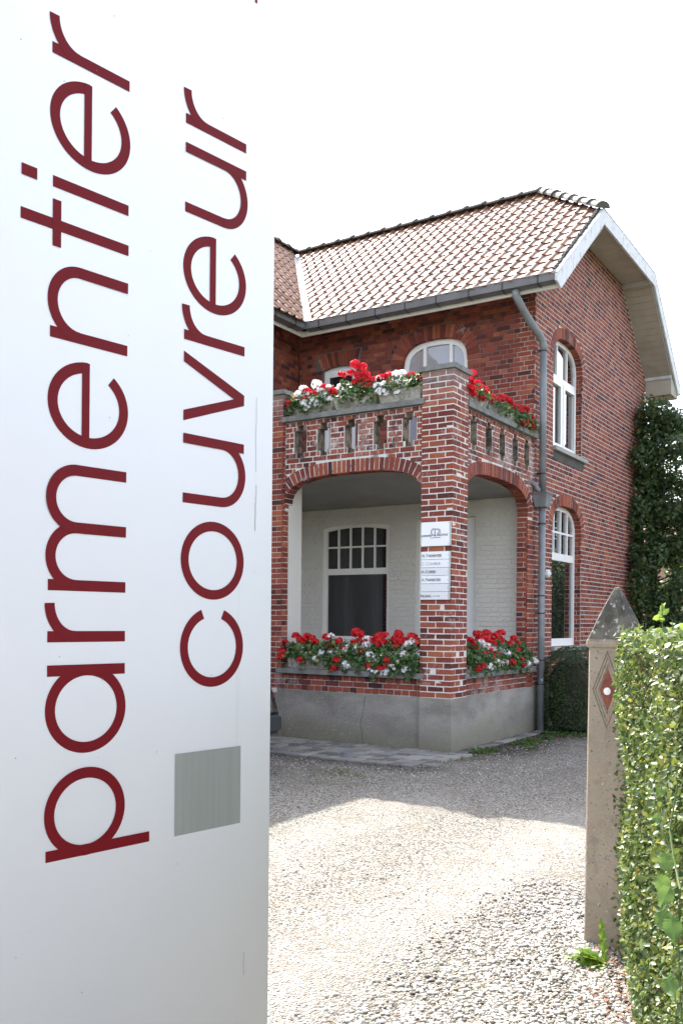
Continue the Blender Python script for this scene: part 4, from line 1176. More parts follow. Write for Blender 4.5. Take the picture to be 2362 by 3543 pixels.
# round monogram: open left arc, vertical bar, bowl
def arcpoly(cx, cz, r0, r1, a0, a1, lift, k=14, m=0):
    for i in range(k):
        t0 = a0 + (a1-a0)*i/k; t1 = a0 + (a1-a0)*(i+1)/k
        mb.add([fP(cx+r0*math.cos(t0), cz+r0*math.sin(t0), lift), fP(cx+r1*math.cos(t0), cz+r1*math.sin(t0), lift), fP(cx+r1*math.cos(t1), cz+r1*math.sin(t1), lift), fP(cx+r0*math.cos(t1), cz+r0*math.sin(t1), lift)], [(0,1,2,3)])
arcpoly(-.222, 2.527, .030, .048, math.radians(95), math.radians(262), .0006)
arcpoly(-.188, 2.533, .018, .034, math.radians(-90), math.radians(90), .0006)
arcpoly(-.186, 2.527, .038, .047, math.radians(-95), math.radians(60), .0009)
mb.add([fP(-.224,2.478,.0006), fP(-.206,2.478,.0006), fP(-.206,2.568,.0006), fP(-.224,2.568,.0006)], [(0,1,2,3)])
mb.add([fP(-.206,2.551,.0004), fP(-.188,2.551,.0004), fP(-.188,2.567,.0004), fP(-.206,2.567,.0004)], [(0,1,2,3)])
mb.build('monogram', M['ink_lilac'], t, recalc=False)
mb = MB()
strokes_text('parmentier', .030, lambda u, v, w: fP(-.385 + u*.80, 2.476 + v, w + .0012), mb, .12, spacing=.10)
strokes_text('couvreur', .030, lambda u, v, w: fP(-.190 + u*.95, 2.482 + v, w + .0012), mb, .12, spacing=.16)
mb.add([fP(-.217,2.476,.0016), fP(-.203,2.476,.0016), fP(-.203,2.492,.0016), fP(-.217,2.492,.0016)], [(0,1,2,3)])
mb.add([fP(-.27,2.458,.0012), fP(-.14,2.460,.0012), fP(-.14,2.466,.0012), fP(-.27,2.464,.0012)], [(0,1,2,3)])
mb.build('lettering', M['ink'], t, recalc=False)
strips = [('W. PARMENTIER', 'top white strip of six with black capitals, just below the monogram plate', M['acrylic'], M['ink']),
          ('C. COUVREUR', 'second white strip from the top with thinner grey capitals', M['acrylic'], M['ink_soft']),
          ('M. KORBER', 'third strip from the top with the shortest black name', M['acrylic_b'], M['ink']),
          ('A. PARMENTIER', 'fourth strip from the top, with black capitals, just above the blank strip', M['acrylic'], M['ink']),
          ('', 'blank strip without lettering, fifth from the top on the pillar', M['acrylic_b'], M['ink']),
          ('INGANG', 'bottom strip with the word ingang and a black arrow to the right', M['acrylic_b'], M['ink'])]
zt = 2.306; hgt = (2.306 - 1.752) / 6
for i, (tx, lb, ma, ik) in enumerate(strips):
    z1 = zt - i*hgt; z0 = z1 - hgt; ox = -.006 if i in (2, 4, 5) else (.0 if i < 2 else -.002)
    t = plate(z0, z1 - .001, lb, 'name_plate', ma, [(-.392+ox, z0+.045), (-.045+ox, z0+.045)], -.405+ox, -.014+ox, 'name strips screwed to the brick pillar', -.001*(i % 2))
    fQ = lambda u, v, w, b=z0+.028, d=.001*(i % 2), o_=ox: (-.378 + o_ + u, -.0192 - d - w, b + v)
    if tx:
        mb = MB(); L = strokes_text(tx, .034, fQ, mb, .13 if ik is M['ink'] else .085, spacing=.13, smallcaps=True)
        if tx == 'INGANG':
            y_ = .013
            mb.add([fQ(L+.015, y_-.0022, .001), fQ(L+.095, y_-.0022, .001), fQ(L+.095, y_+.0022, .001), fQ(L+.015, y_+.0022, .001)], [(0,1,2,3)])
            mb.add([fQ(L+.09, y_-.008, .0012), fQ(L+.112, y_, .0012), fQ(L+.09, y_+.008, .0012)], [(0,1,2)])
        mb.build('lettering', ik, t, recalc=False)

# ------------------------------------------------------------ wall lamp
t = thing('wall_lamp', 'small round white wall lamp with black guard between downpipe and gable window', 'lamp', (.0, 3.06, 2.1))
mb = MB(); mb.lathe([(.0, 0), (.07, 0), (.075, .015), (.07, .03)], (GX, 3.06, 2.19), 18, axis='X'); mb.build('base', M['black'], t)
mb = MB(); mb.lathe([(.066, .028), (.064, .06), (.045, .088), (.0, .098)], (GX, 3.06, 2.19), 18, axis='X'); mb.build('globe', M['lamp_glass'], t, smooth=True)
mb = MB()
for zz in (-.028, .028): mb.tube([(GX + .03, 3.06 - .062, 2.19 + zz), (GX + .09, 3.06 - .03, 2.19 + zz), (GX + .095, 3.06, 2.19 + zz), (GX + .09, 3.06 + .03, 2.19 + zz), (GX + .03, 3.06 + .062, 2.19 + zz)], .004, 6)
mb.tube([(GX + .03, 3.06, 2.19 - .075), (GX + .09, 3.06, 2.19 - .045), (GX + .104, 3.06, 2.19), (GX + .09, 3.06, 2.19 + .045), (GX + .03, 3.06, 2.19 + .075)], .004, 6)
mb.build('guard', M['black'], t)

# ------------------------------------------------------------ foliage tools (numpy leaf clouds)
def leaf_template(kind):
    if kind == 'oval':   # folded pointed oval, stem at origin, length 1 along +x
        v = [(0,0,0),(.3,.29,.06),(.3,-.29,.06),(.7,.25,.03),(.7,-.25,.03),(1,0,-.06),(.45,0,-.02)]
        f = [(0,6,1),(0,2,6),(1,6,3),(2,4,6),(3,6,5),(6,4,5)]
    elif kind == 'round':
        n = 8; v = [(.5,0,-.08)] + [(.5 + .5*math.cos(2*pi*i/n + pi), .52*math.sin(2*pi*i/n + pi), .05*(1 if i % 2 else -1)) for i in range(n)]
        f = [(0, i+1, (i+1) % n + 1) for i in range(n)]
    elif kind == 'quad':
        v = [(0,0,0),(.45,.3,.05),(1,0,-.05),(.45,-.3,.05)]; f = [(0,2,1),(0,3,2)]
    elif kind == 'needle':
        v = [(0,-.06,0),(0,.06,0),(1,0,.15)]; f = [(0,1,2)]
    elif kind == 'petal':
        v = [(0,0,0),(.5,.38,.1),(1,.2,.12),(1,-.2,.12),(.5,-.38,.1)]; f = [(0,2,1),(0,3,2),(0,4,3)]
    return np.array(v, float), np.array(f, int)
def leaf_cloud(pos, nrm, size, kind, name, mat, parent, rnd=None, spread=.6, smooth=False):
    """pos (n,3), nrm (n,3) preferred facing"""
    tv_, tf_ = leaf_template(kind); n = len(pos)
    nn = nrm + rng.normal(0, spread, (n, 3)); nn /= np.linalg.norm(nn, axis=1)[:, None] + 1e-9
    a = rng.normal(0, 1, (n, 3)); a -= (a * nn).sum(1)[:, None] * nn; a /= np.linalg.norm(a, axis=1)[:, None] + 1e-9
    b = np.cross(nn, a); s = size[:, None, None] if hasattr(size, '__len__') else size
    V = (tv_[None, :, 0:1] * a[:, None, :] + tv_[None, :, 1:2] * b[:, None, :] + tv_[None, :, 2:3] * nn[:, None, :]) * s + pos[:, None, :]
    k = len(tv_); F = (tf_[None] + (np.arange(n) * k)[:, None, None]).reshape(-1, 3)
    me = bpy.data.meshes.new(name); me.vertices.add(n*k); me.vertices.foreach_set('co', V.ravel())
    me.loops.add(F.size); me.loops.foreach_set('vertex_index', F.ravel()); me.polygons.add(len(F))
    me.polygons.foreach_set('loop_start', np.arange(0, F.size, 3)); me.polygons.foreach_set('loop_total', np.full(len(F), 3))
    me.update(calc_edges=True)
    rr = rng.random(n) if rnd is None else rnd
    at = me.attributes.new('rnd', 'FLOAT', 'FACE'); at.data.foreach_set('value', np.repeat(rr, len(tf_)).astype(np.float32))
    if smooth: me.polygons.foreach_set('use_smooth', [True]*len(F))
    me.materials.append(mat)
    o = link(name, me, parent); return o

# ------------------------------------------------------------ planters and geraniums
def flower_head(name, nfl, R, ps, mat, flat=.8):
    pos = []; nr = []
    for i in range(nfl):
        z = 1 - 1.35 * (i + .5) / nfl; r_ = math.sqrt(max(0, 1 - z*z)); a = i * 2.39996
        d = np.array([r_*math.cos(a), r_*math.sin(a), z]); d += rng.normal(0, .12, 3)
        pos.append(d * R * np.array([1, 1, flat])); nr.append(d)
    pos = np.array(pos); nr = np.array(nr); nr /= np.linalg.norm(nr, axis=1)[:, None]
    vs = []; fs = []; rr = []
    pv, pf = leaf_template('petal')
    for p, n_ in zip(pos, nr):
        up = np.array([0, 0, 1.]) if abs(n_[2]) < .9 else np.array([1., 0, 0]); a = np.cross(up, n_); a /= np.linalg.norm(a); b = np.cross(n_, a)
        k0 = rng.uniform(0, 6.28); r1 = rng.random()
        for k in range(5):
            t = k0 + k * 2*pi/5; u = a*math.cos(t) + b*math.sin(t); w = np.cross(n_, u); base = len(vs)
            s = ps * rng.uniform(.85, 1.15)
            for q in pv: vs.append(tuple(p + s*(u*q[0] + w*q[1] + n_*(q[2] + .25*q[0]))))
            for f in pf: fs.append(tuple(int(j) + base for j in f)); rr.append(r1)
    me = bpy.data.meshes.new(name); me.from_pydata(vs, [], fs)
    at = me.attributes.new('rnd', 'FLOAT', 'FACE'); at.data.foreach_set('value', rr); me.materials.append(mat); return me
red_heads = [flower_head('flower_head', 26, .036, .019, M['red']) for _ in range(4)]
white_heads = [flower_head('flower_head', 17, .040, .020, M['white_petal'], .75) for _ in range(4)]

def trough(x0, x1, y0, y1, z, h, label, rot90=False, grp=None, flare=.03):
    t = thing('flower_trough', label, 'planter', ((x0+x1)/2, (y0+y1)/2, z), grp)
    mb = MB(); th = .022; f = flare
    b = [(x0+f, y0+f), (x1-f, y0+f), (x1-f, y1-f), (x0+f, y1-f)]; tp = [(x0, y0), (x1, y0), (x1, y1), (x0, y1)]
    ti = [(x0+th, y0+th), (x1-th, y0+th), (x1-th, y1-th), (x0+th, y1-th)]
    vs = [(p[0], p[1], z) for p in b] + [(p[0], p[1], z+h) for p in tp] + [(p[0], p[1], z+h) for p in ti] + [(p[0], p[1], z+h-.03) for p in ti]
    fs = [(3,2,1,0)]
    for i in range(4):
        j = (i+1) % 4
        fs += [(i, j, 4+j, 4+i), (4+i, 4+j, 8+j, 8+i), (8+i, 8+j, 12+j, 12+i)]
    mb.add(vs, fs); mb.build('trough', M['trough'], t)
    mb = MB(); mb.box((x0+th, y0+th, z+h-.05), (x1-th, y1-th, z+h-.028)); mb.build('soil', M['soil'], t)
    return t

def geranium(c, half, axis, zc, zr, n, heads, label, front, grp, hang=.0, nleaf=None, mixv=0):
    """c: centre (x,y), half: half length along axis, front: outward sign vector"""
    t = thing('geranium_plant', label, 'flowers', (c[0], c[1], zc - zr), grp)
    u = np.array([1, 0, 0]) if axis == 'X' else np.array([0, 1, 0]); w = np.array([0, -1, 0]) if axis == 'X' else np.array([1, 0, 0])
    m = n; s = rng.uniform(-1, 1, m); th = rng.uniform(0, 2*pi, m); rr = np.sqrt(rng.uniform(.35, 1, m))
    lump = 1 + .28 * np.sin(s*half*17 + c[0]*5 + c[1]*3) + .15*np.sin(s*half*41)
    dz = np.sin(th) * zr * rr * lump; dw = np.cos(th) * .12 * rr * lump
    pos = np.array([c[0], c[1], zc])[None] + s[:, None]*half*u + dw[:, None]*w + np.array([0,0,1.])*dz[:, None]
    # trailing leaves over the front edge
    k = int(m * hang)
    if k:
        s2 = rng.uniform(-1, 1, k) ; dep = rng.uniform(0, 1, k)**1.3
        q = np.array([c[0], c[1], zc])[None] + s2[:, None]*half*.95*u + (.11 + rng.uniform(0, .05, k))[:, None]*w - np.array([0,0,1.])*(dep*zr*(1.1 + .9*np.sin(s2*half*13+2)**2))[:, None]
        pos = np.concatenate([pos, q])
    nr = np.tile(w*.6 + np.array([0,0,.7]), (len(pos), 1)).astype(float)
    leaf_cloud(pos, nr, rng.uniform(.028, .055, len(pos)), 'round', 'leaves', M['geranium'], t, spread=.45)['kind'] = 'stuff'
    mb = MB()
    for i, (a, z_, colr) in enumerate(heads):
        off = .0
        p = (a, c[1] + (front*(.02 + .10*min(1, max(0, (zc + zr*.9 - z_)/ (zr*1.5))))) , z_) if axis == 'X' else (c[0] + front*(.02 + .10*min(1, max(0, (zc + zr*.9 - z_)/(zr*1.5)))), a, z_)
        me = random.choice(red_heads if colr == 'r' else white_heads)
        sc_ = random.uniform(1.0, 1.4)
        link('flower_head', me, t, loc=p, rot=(random.uniform(-.5,.5), random.uniform(-.5,.5), random.uniform(0, 6)), scale=(sc_, sc_, sc_))
        base = Vector((p[0]*.85 + c[0]*.15 if axis == 'X' else c[0], c[1] if axis == 'X' else p[1]*.85 + c[1]*.15, min(zc, z_ - .05)))
        mb.tube([base, (base + Vector(p))/2 + Vector((0, 0, .02)), Vector(p)], .0028, 5)
    if heads: mb.build('stems', M['stem'], t)['kind'] = 'stuff'
    return t

UFr = [(-1.38,4.64),(-1.27,4.6),(-1.57,4.54),(-1.44,4.55),(-1.34,4.5),(-1.23,4.51),(-1.35,4.41),(-1.22,4.44),(-1.18,4.4),(-1.14,4.34),(-1.26,4.35),(-1.18,4.32),(-1.11,4.41),(-0.9,4.43),(-1.0,4.42),(-0.6,4.41),(-0.46,4.33),(-2.1,4.4),(-1.96,4.33),(-2.21,4.3),(-2.31,4.25),(-1.71,4.35),(-1.84,4.42),(-2.06,4.28)]
UFw = [(-1.95,4.47),(-2.15,4.44),(-2.23,4.38),(-2.21,4.33),(-2.09,4.34),(-1.86,4.35),(-1.79,4.29),(-1.7,4.23),(-2.06,4.23),(-1.92,4.23),(-2.0,4.16),(-1.86,4.19),(-1.77,4.4),(-1.58,4.39),(-1.5,4.28),(-1.03,4.31),(-0.92,4.3),(-0.98,4.24),(-0.92,4.21),(-1.03,4.41),(-0.73,4.44),(-0.7,4.3),(-0.72,4.18),(-0.8,4.43)]
USr = [(0.61,4.46),(0.47,4.37),(0.61,4.38),(0.76,4.37),(0.88,4.36),(1.0,4.35),(0.88,4.3),(0.4,4.23),(0.46,4.18),(0.69,4.18),(0.98,4.23),(1.23,4.31),(1.35,4.31),(1.57,4.37),(1.77,4.39),(1.82,4.35),(2.04,4.35),(2.15,4.33),(2.29,4.31),(2.35,4.38),(2.54,4.3),(2.28,4.13),(1.97,4.11),(2.09,4.15)]
LFr = [(-2.2,1.3),(-2.14,1.26),(-2.04,1.29),(-1.96,1.28),(-2.1,1.23),(-1.91,1.23),(-1.74,1.3),(-1.56,1.25),(-1.67,1.18),(-1.33,1.23),(-1.25,1.34),(-1.31,1.36),(-1.23,1.28),(-1.12,1.27),(-1.0,1.31),(-0.91,1.33),(-1.02,1.24),(-0.93,1.25),(-0.72,1.35),(-0.76,1.29),(-0.73,1.21),(-0.69,1.26),(-0.54,1.32),(-0.48,1.28),(-0.46,1.24),(-0.65,1.28),(-1.2,1.14),(-2.06,1.0),(-1.56,0.93),(-1.51,1.01),(-1.05,0.97),(-0.88,0.95),(-0.82,1.04),(-1.44,1.16),(-2.36,1.1),(-2.37,1.21),(-2.36,1.03)]
LFw = [(-1.68,1.3),(-1.15,1.28),(-1.27,1.18),(-1.43,1.16),(-1.15,1.22),(-1.07,1.08),(-0.99,1.06),(-0.87,1.08),(-0.63,1.1),(-0.54,1.07),(-0.6,1.24),(-0.52,1.26),(-1.75,1.09),(-1.83,1.03),(-1.61,1.1),(-1.4,0.98),(-1.36,0.95),(-1.02,0.9),(-0.94,0.88),(-0.83,0.9),(-0.73,0.96),(-0.57,0.94),(-0.69,1.03)]
LSr = [(0.39,1.34),(0.49,1.31),(0.38,1.18),(0.68,1.27),(0.77,1.21),(0.88,1.35),(0.93,1.3),(1.15,1.35),(1.09,1.29),(1.4,1.32),(1.34,1.23),(1.59,1.36),(1.61,1.27),(1.14,1.16),(0.94,1.1),(1.12,1.07),(1.3,1.09),(1.88,1.22),(2.04,1.29),(2.17,1.21),(2.05,1.14),(2.05,1.01),(2.07,0.93),(0.67,0.95),(0.78,0.96),(1.7,0.98)]
LSw = [(0.93,1.26),(1.02,1.23),(1.15,1.19),(1.27,1.16),(1.62,1.1),(0.97,0.97),(1.19,1.02),(1.5,1.0),(1.35,0.98),(2.2,0.95),(2.5,0.97),(1.06,1.19)]
def pick(r, w, a, b): return [(x, z, 'r') for x, z in r if a <= x < b] + [(x, z, 'w') for x, z in w if a <= x < b]
zt_ = ZK + .068
# upper front
GT = 'concrete flower troughs along the porch'; GP = 'geraniums growing in the troughs'
trough(-2.35, -1.665, .02, .22, zt_, .135, 'weathered concrete trough at the left end of the upper front coping', grp=GT)
trough(-1.645, -1.03, .02, .22, zt_, .15, 'weathered concrete trough in the middle of the upper front coping', grp=GT)
trough(-1.015, -.425, .02, .22, zt_, .15, 'weathered concrete trough next to the pillar on the upper front coping', grp=GT)
geranium((-2.02, .12), .34, 'X', 4.29, .10, 620, pick(UFr, UFw, -3, -1.66), 'mixed white and red geraniums at the left end of the upper front coping', -1, GP, .35)
geranium((-1.27, .12), .30, 'X', 4.32, .12, 600, pick(UFr, UFw, -1.66, -.95), 'tallest upper geraniums, mostly red, sticking up in front of the balcony door', -1, GP, .2)
geranium((-.74, .12), .30, 'X', 4.33, .08, 480, pick(UFr, UFw, -.95, 0), 'mostly white upper geraniums just left of the brick pillar cap', -1, GP, .15)
# upper side
for a, b, lb in ((.44, .975, 'pale concrete trough beside the pillar on the upper side coping'), (1.0, 1.41, 'streaked concrete trough second from the pillar on the upper side coping'), (1.44, 1.95, 'concrete trough third from the pillar on the upper side coping'), (1.98, 2.52, 'concrete trough by the downpipe on the upper side coping')):
    trough(-.2, -.0, a, b, zt_, .12, lb, grp=GT)
geranium((-.09, .68), .26, 'Y', 4.27, .08, 230, pick(USr, [], 0, 1.05), 'bright red geraniums right of the pillar cap on the upper side coping', 1, GP, .15)
geranium((-.09, 1.35), .30, 'Y', 4.23, .07, 230, pick(USr, [], 1.05, 1.7), 'red geraniums in the middle of the upper side coping', 1, GP, .25)
geranium((-.09, 2.12), .38, 'Y', 4.22, .10, 380, pick(USr, [], 1.7, 3), 'red geraniums next to the downpipe on the upper side coping', 1, GP, .45)
# lower front
for a, b, lb in ((-2.30, -1.66, 'pale concrete trough at the left end of the lower front sill'), (-1.64, -1.06, 'concrete trough in the middle of the lower front sill'), (-1.04, -.44, 'concrete trough beside the pillar on the lower front sill')):
    trough(a, b, .0, .2, .902, .12, lb, grp=GT)
geranium((-2.02, .08), .36, 'X', 1.12, .12, 560, pick(LFr, LFw, -3, -1.7), 'deep red geraniums at the left end of the lower front sill', -1, GP, .15)
geranium((-1.38, .08), .34, 'X', 1.12, .13, 560, pick(LFr, LFw, -1.7, -1.08), 'red and white geraniums below the dark porch window', -1, GP, .35)
geranium((-.74, .08), .34, 'X', 1.10, .15, 640, pick(LFr, LFw, -1.08, 0), 'bushy red and white geraniums hanging over the sill left of the pillar', -1, GP, .6)
# lower side
for a, b, lb in ((.44, 1.12, 'concrete trough right of the pillar on the lower side sill'), (1.14, 1.80, 'concrete trough in the middle of the lower side sill'), (1.82, 2.46, 'concrete trough by the downpipe on the lower side sill')):
    trough(-.22, -.02, a, b, .894, .10, lb, grp=GT)
geranium((-.1, .72), .32, 'Y', 1.10, .13, 520, pick(LSr, LSw, 0, .99), 'red geraniums right of the pillar on the lower side sill', 1, GP, .45)
geranium((-.1, 1.34), .32, 'Y', 1.10, .13, 500, pick(LSr, LSw, .99, 1.65), 'white centred geraniums in the middle of the lower side sill', 1, GP, .35)
geranium((-.1, 2.06), .38, 'Y', 1.10, .14, 560, pick(LSr, LSw, 1.65, 3), 'red geraniums trailing against the downpipe on the lower side sill', 1, GP, .5)

# ------------------------------------------------------------ clipped boxwood by the wall
def boxwood():
    t = thing('boxwood_shrub', 'dark rounded clipped shrub with a bare brown patch against the gable wall', 'shrub', (.42, 3.0, 0))
    n = 15000; a = rng.uniform(0, 2*pi, n); z = rng.uniform(0, 1, n)
    prof = np.where(z < .62, .43 + .05*np.sin(z*4), .45 * np.sqrt(np.clip(1 - ((z - .62)/.40)**2, 0, 1)) + .0)
    lump = 1 + .05*np.sin(a*5 + z*9) + .05*np.sin(a*9 - z*14)
    dep = 1 - rng.uniform(0, 1, n)**2 * .16
    r_ = prof * lump * dep
    x = .43 + r_*np.cos(a)*1.06; y = 3.02 + r_*np.sin(a)*1.02; zz = z * 1.17
    # thin out a patch that faces the drive
    d = ((x - .62)**2*1.2 + (zz - .72)**2*.8)
    keep = ~((d < .05) & (y < 2.9) & (rng.random(n) < .8))
    pos = np.stack([x, y, zz], 1)[keep]; nr = np.stack([np.cos(a), np.sin(a), z*1.2], 1)[keep]
    leaf_cloud(pos, nr, rng.uniform(.016, .030, len(pos)), 'quad', 'foliage', M['box'], t, spread=.7)['kind'] = 'stuff'
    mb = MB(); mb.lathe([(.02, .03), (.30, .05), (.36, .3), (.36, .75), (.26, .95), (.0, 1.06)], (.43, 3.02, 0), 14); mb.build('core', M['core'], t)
    mb = MB()
    for i in range(110):
        a_ = random.uniform(-2.3, -.7); z0 = random.uniform(.25, 1.05); p = Vector((.5 + .33*math.cos(a_), 3.02 + .33*math.sin(a_), z0))
        q = p + Vector((random.uniform(-.1, .12), random.uniform(-.14, .0), random.uniform(-.03, .15)))
        mb.tube([p, (p+q)/2 + Vector((random.uniform(-.02,.02), 0, .01)), q], .0022, 3, cap=False)
    mb.build('twigs', M['twig'], t)['kind'] = 'stuff'
boxwood()

# ------------------------------------------------------------ climber at the far corner, trees and house behind
def blob_cloud(blobs, n, flat=1.0):
    """blobs: (x,y,z,r,rz); returns positions near surfaces"""
    w = np.array([b[3]**2 for b in blobs]); w /= w.sum(); idx = rng.choice(len(blobs), n, p=w)
    B = np.array(blobs)[idx]; d = rng.normal(0, 1, (n, 3)); d /= np.linalg.norm(d, axis=1)[:, None]
    r_ = rng.uniform(.45, 1, n)**.6
    pos = B[:, :3] + d * np.stack([B[:, 3]*r_, B[:, 3]*r_, B[:, 4]*r_], 1)
    return pos, d
def climber():
    t = thing('climbing_shrub', 'tall dark evergreen climber covering the far corner of the gable wall', 'shrub', (.2, 8.1, 0))
    mb = MB()
    mb.tube([(.14, 8.25, 0), (.10, 8.3, 1.2), (.16, 8.25, 2.4), (.12, 8.28, 3.6), (.16, 8.25, 4.9), (.2, 8.2, 5.6)], [.11, .09, .085, .07, .05, .02], 9)
    for i in range(26):
        z0 = random.uniform(.8, 5.3); a = random.uniform(-.9, 1.6); L = random.uniform(.5, 1.2)
        mb.tube([(.14, 8.25, z0), (.14 + L*.5*math.cos(a), 8.25 - .2 + L*.5*math.sin(a)*.6, z0 + .15), (.14 + L*math.cos(a), 8.1 + L*math.sin(a)*.5, z0 + random.uniform(0, .4))], [.022, .014, .006], 5)
    mb.build('trunk', M['bark'], t)
    bl = []
    for i in range(70):
        z = random.uniform(.3, 5.55); k = 1 - max(0, z - 4.6) * .35
        right = .55 + (1.15 if z < 3.4 else .45 if z > 4.2 else .7) * .8
        x = random.uniform(.0, right) * k + random.uniform(-.02, .08); y = 8.15 - random.uniform(-.35, .75) - .25*(z < 3) * random.random()
        bl.append((x + .1, y, z, random.uniform(.16, .34), random.uniform(.16, .32)))
    for i in range(46):
        z = random.uniform(.3, 1)**.8 * 5.3; bl.append((random.uniform(.1, 1.05), random.uniform(7.6, 9.0), z, random.uniform(.18, .34), random.uniform(.16, .3)))
    for i in range(34):
        z = random.uniform(.6, 4.6); bl.append((random.uniform(.06, .25), 8.1 - (1.35 - .22*abs(z - 2.4)) * random.random(), z, random.uniform(.12, .22), random.uniform(.16, .3)))
    for z, y in ((5.45,7.9),(5.2,7.7),(4.8,7.55),(4.3,7.6),(3.9,7.5),(3.3,7.35),(2.8,7.3),(2.3,7.2),(1.8,7.2),(1.3,7.3),(.8,7.3)):
        bl.append((.12, y, z, .24, .30)); bl.append((.18, y + .35, z - .2, .28, .30))
    pos, d = blob_cloud(bl, 27000)
    ok = (pos[:, 0] > .0) & (pos[:, 2] > .05); pos = pos[ok]; d = d[ok]
    leaf_cloud(pos, d*.5 + np.array([.2, -.4, .3]), rng.uniform(.05, .095, len(pos)), 'oval', 'foliage', M['ivy'], t, spread=.6)['kind'] = 'stuff'
climber()
def tree(name, label, x, y, h, r, n, mat, seed, group=None, leaf=(.10, .17), lowest=.25):
    random.seed(seed)
    t = thing(name, label, 'tree', (x, y, 0), group)
    mb = MB(); mb.tube([(x, y, 0), (x + .1, y, h*.3), (x - .05, y + .1, h*.6), (x, y, h*.85)], [.16*h/6, .12*h/6, .08*h/6, .03], 9)
    bl = []
    for i in range(34):
        z = random.uniform(lowest, .97) * h; k = math.sin(pi * min(1, max(.08, (z/h - lowest*.6) / (1.02 - lowest*.6)))) ** .6
        a = random.uniform(0, 2*pi); q = random.uniform(.2, 1) * r * k
        p = (x + q*math.cos(a), y + q*math.sin(a), z); bl.append((*p, r*random.uniform(.22, .36), r*random.uniform(.16, .28)))
        mb.tube([(x, y, z*.75), ((x+p[0])/2, (y+p[1])/2, z*.92), p], [.05*h/6, .03*h/6, .01], 5)
    mb.build('trunk', M['bark'], t)
    pos, d = blob_cloud(bl, n)
    leaf_cloud(pos, d*.5 + np.array([0, 0, .4]), rng.uniform(*leaf, len(pos)), 'quad', 'crown', mat, t, spread=.7)['kind'] = 'stuff'
    return t
tg = 'garden trees behind the house'
tree('garden_tree', 'sunlit yellow green tree behind the climber at the right edge', -.2, 14.8, 3.6, 1.5, 9000, M['tree'], 3, tg, (.07, .12), .05)
tree('garden_tree', 'broad garden tree reflected in the lower gable window', 3.6, 13.6, 5.5, 2.3, 9000, M['tree'], 5, tg, (.10, .17), .1)
tree('garden_tree', 'dense garden tree standing right of the climber', 2.2, 11.2, 4.6, 1.5, 8000, M['ivy'], 8, tg, (.09, .14), .1)
tree('garden_tree', 'round garden tree at the far right beyond the hedge', 6.6, 12.5, 5.6, 2.2, 8000, M['tree'], 11, tg, (.10, .17), .1)
tree('garden_tree', 'tall garden tree furthest right beyond the hedge', 9.6, 10.5, 6.0, 2.4, 7000, M['ivy'], 13, tg, (.10, .17), .1)
random.seed(21)
def neighbour():
    t = thing('neighbour_house', 'distant pinkish brick house glimpsed through the climber leaves', 'house', (-3, 27, 0))
    x0, x1, y0, y1 = -7, 1.5, 26, 33
    mb = MB(); mb.box((x0, y0, 0), (x1, y1, 4.2)); mb.build('wall', simple('pale_brick', (.42,.25,.19), .9, nscale=6, namp=.2), t)
    mb = MB(); mb.add([(x0-.3, y0-.3, 4.15), (x1+.3, y0-.3, 4.15), (x1+.3, y1+.3, 4.15), (x0-.3, y1+.3, 4.15), (x0-.3, 29.5, 6.1), (x1+.3, 29.5, 6.1)], [(0,1,5,4), (2,3,4,5), (1,2,5), (3,0,4), (0,3,2,1)])
    mb.build('roof', simple('far_roof', (.25,.11,.08), .8, nscale=5, namp=.2), t)
    for x in (-5.6, -3.2, -.9):
        mb = MB(); mb.prism(rect(x-.65, 1.2, x+.65, 2.8), [rect(x-.58, 1.27, x-.04, 2.73), rect(x+.04, 1.27, x+.58, 2.73)], fmF(y0), 0, .04); w_ = mb.build('window', M['white_pvc'], t)
        mb = MB(); mb.box((x-.58, y0-.01, 1.27), (x+.58, y0-.004, 2.73)); mb.build('pane', M['glass'], w_)
neighbour()

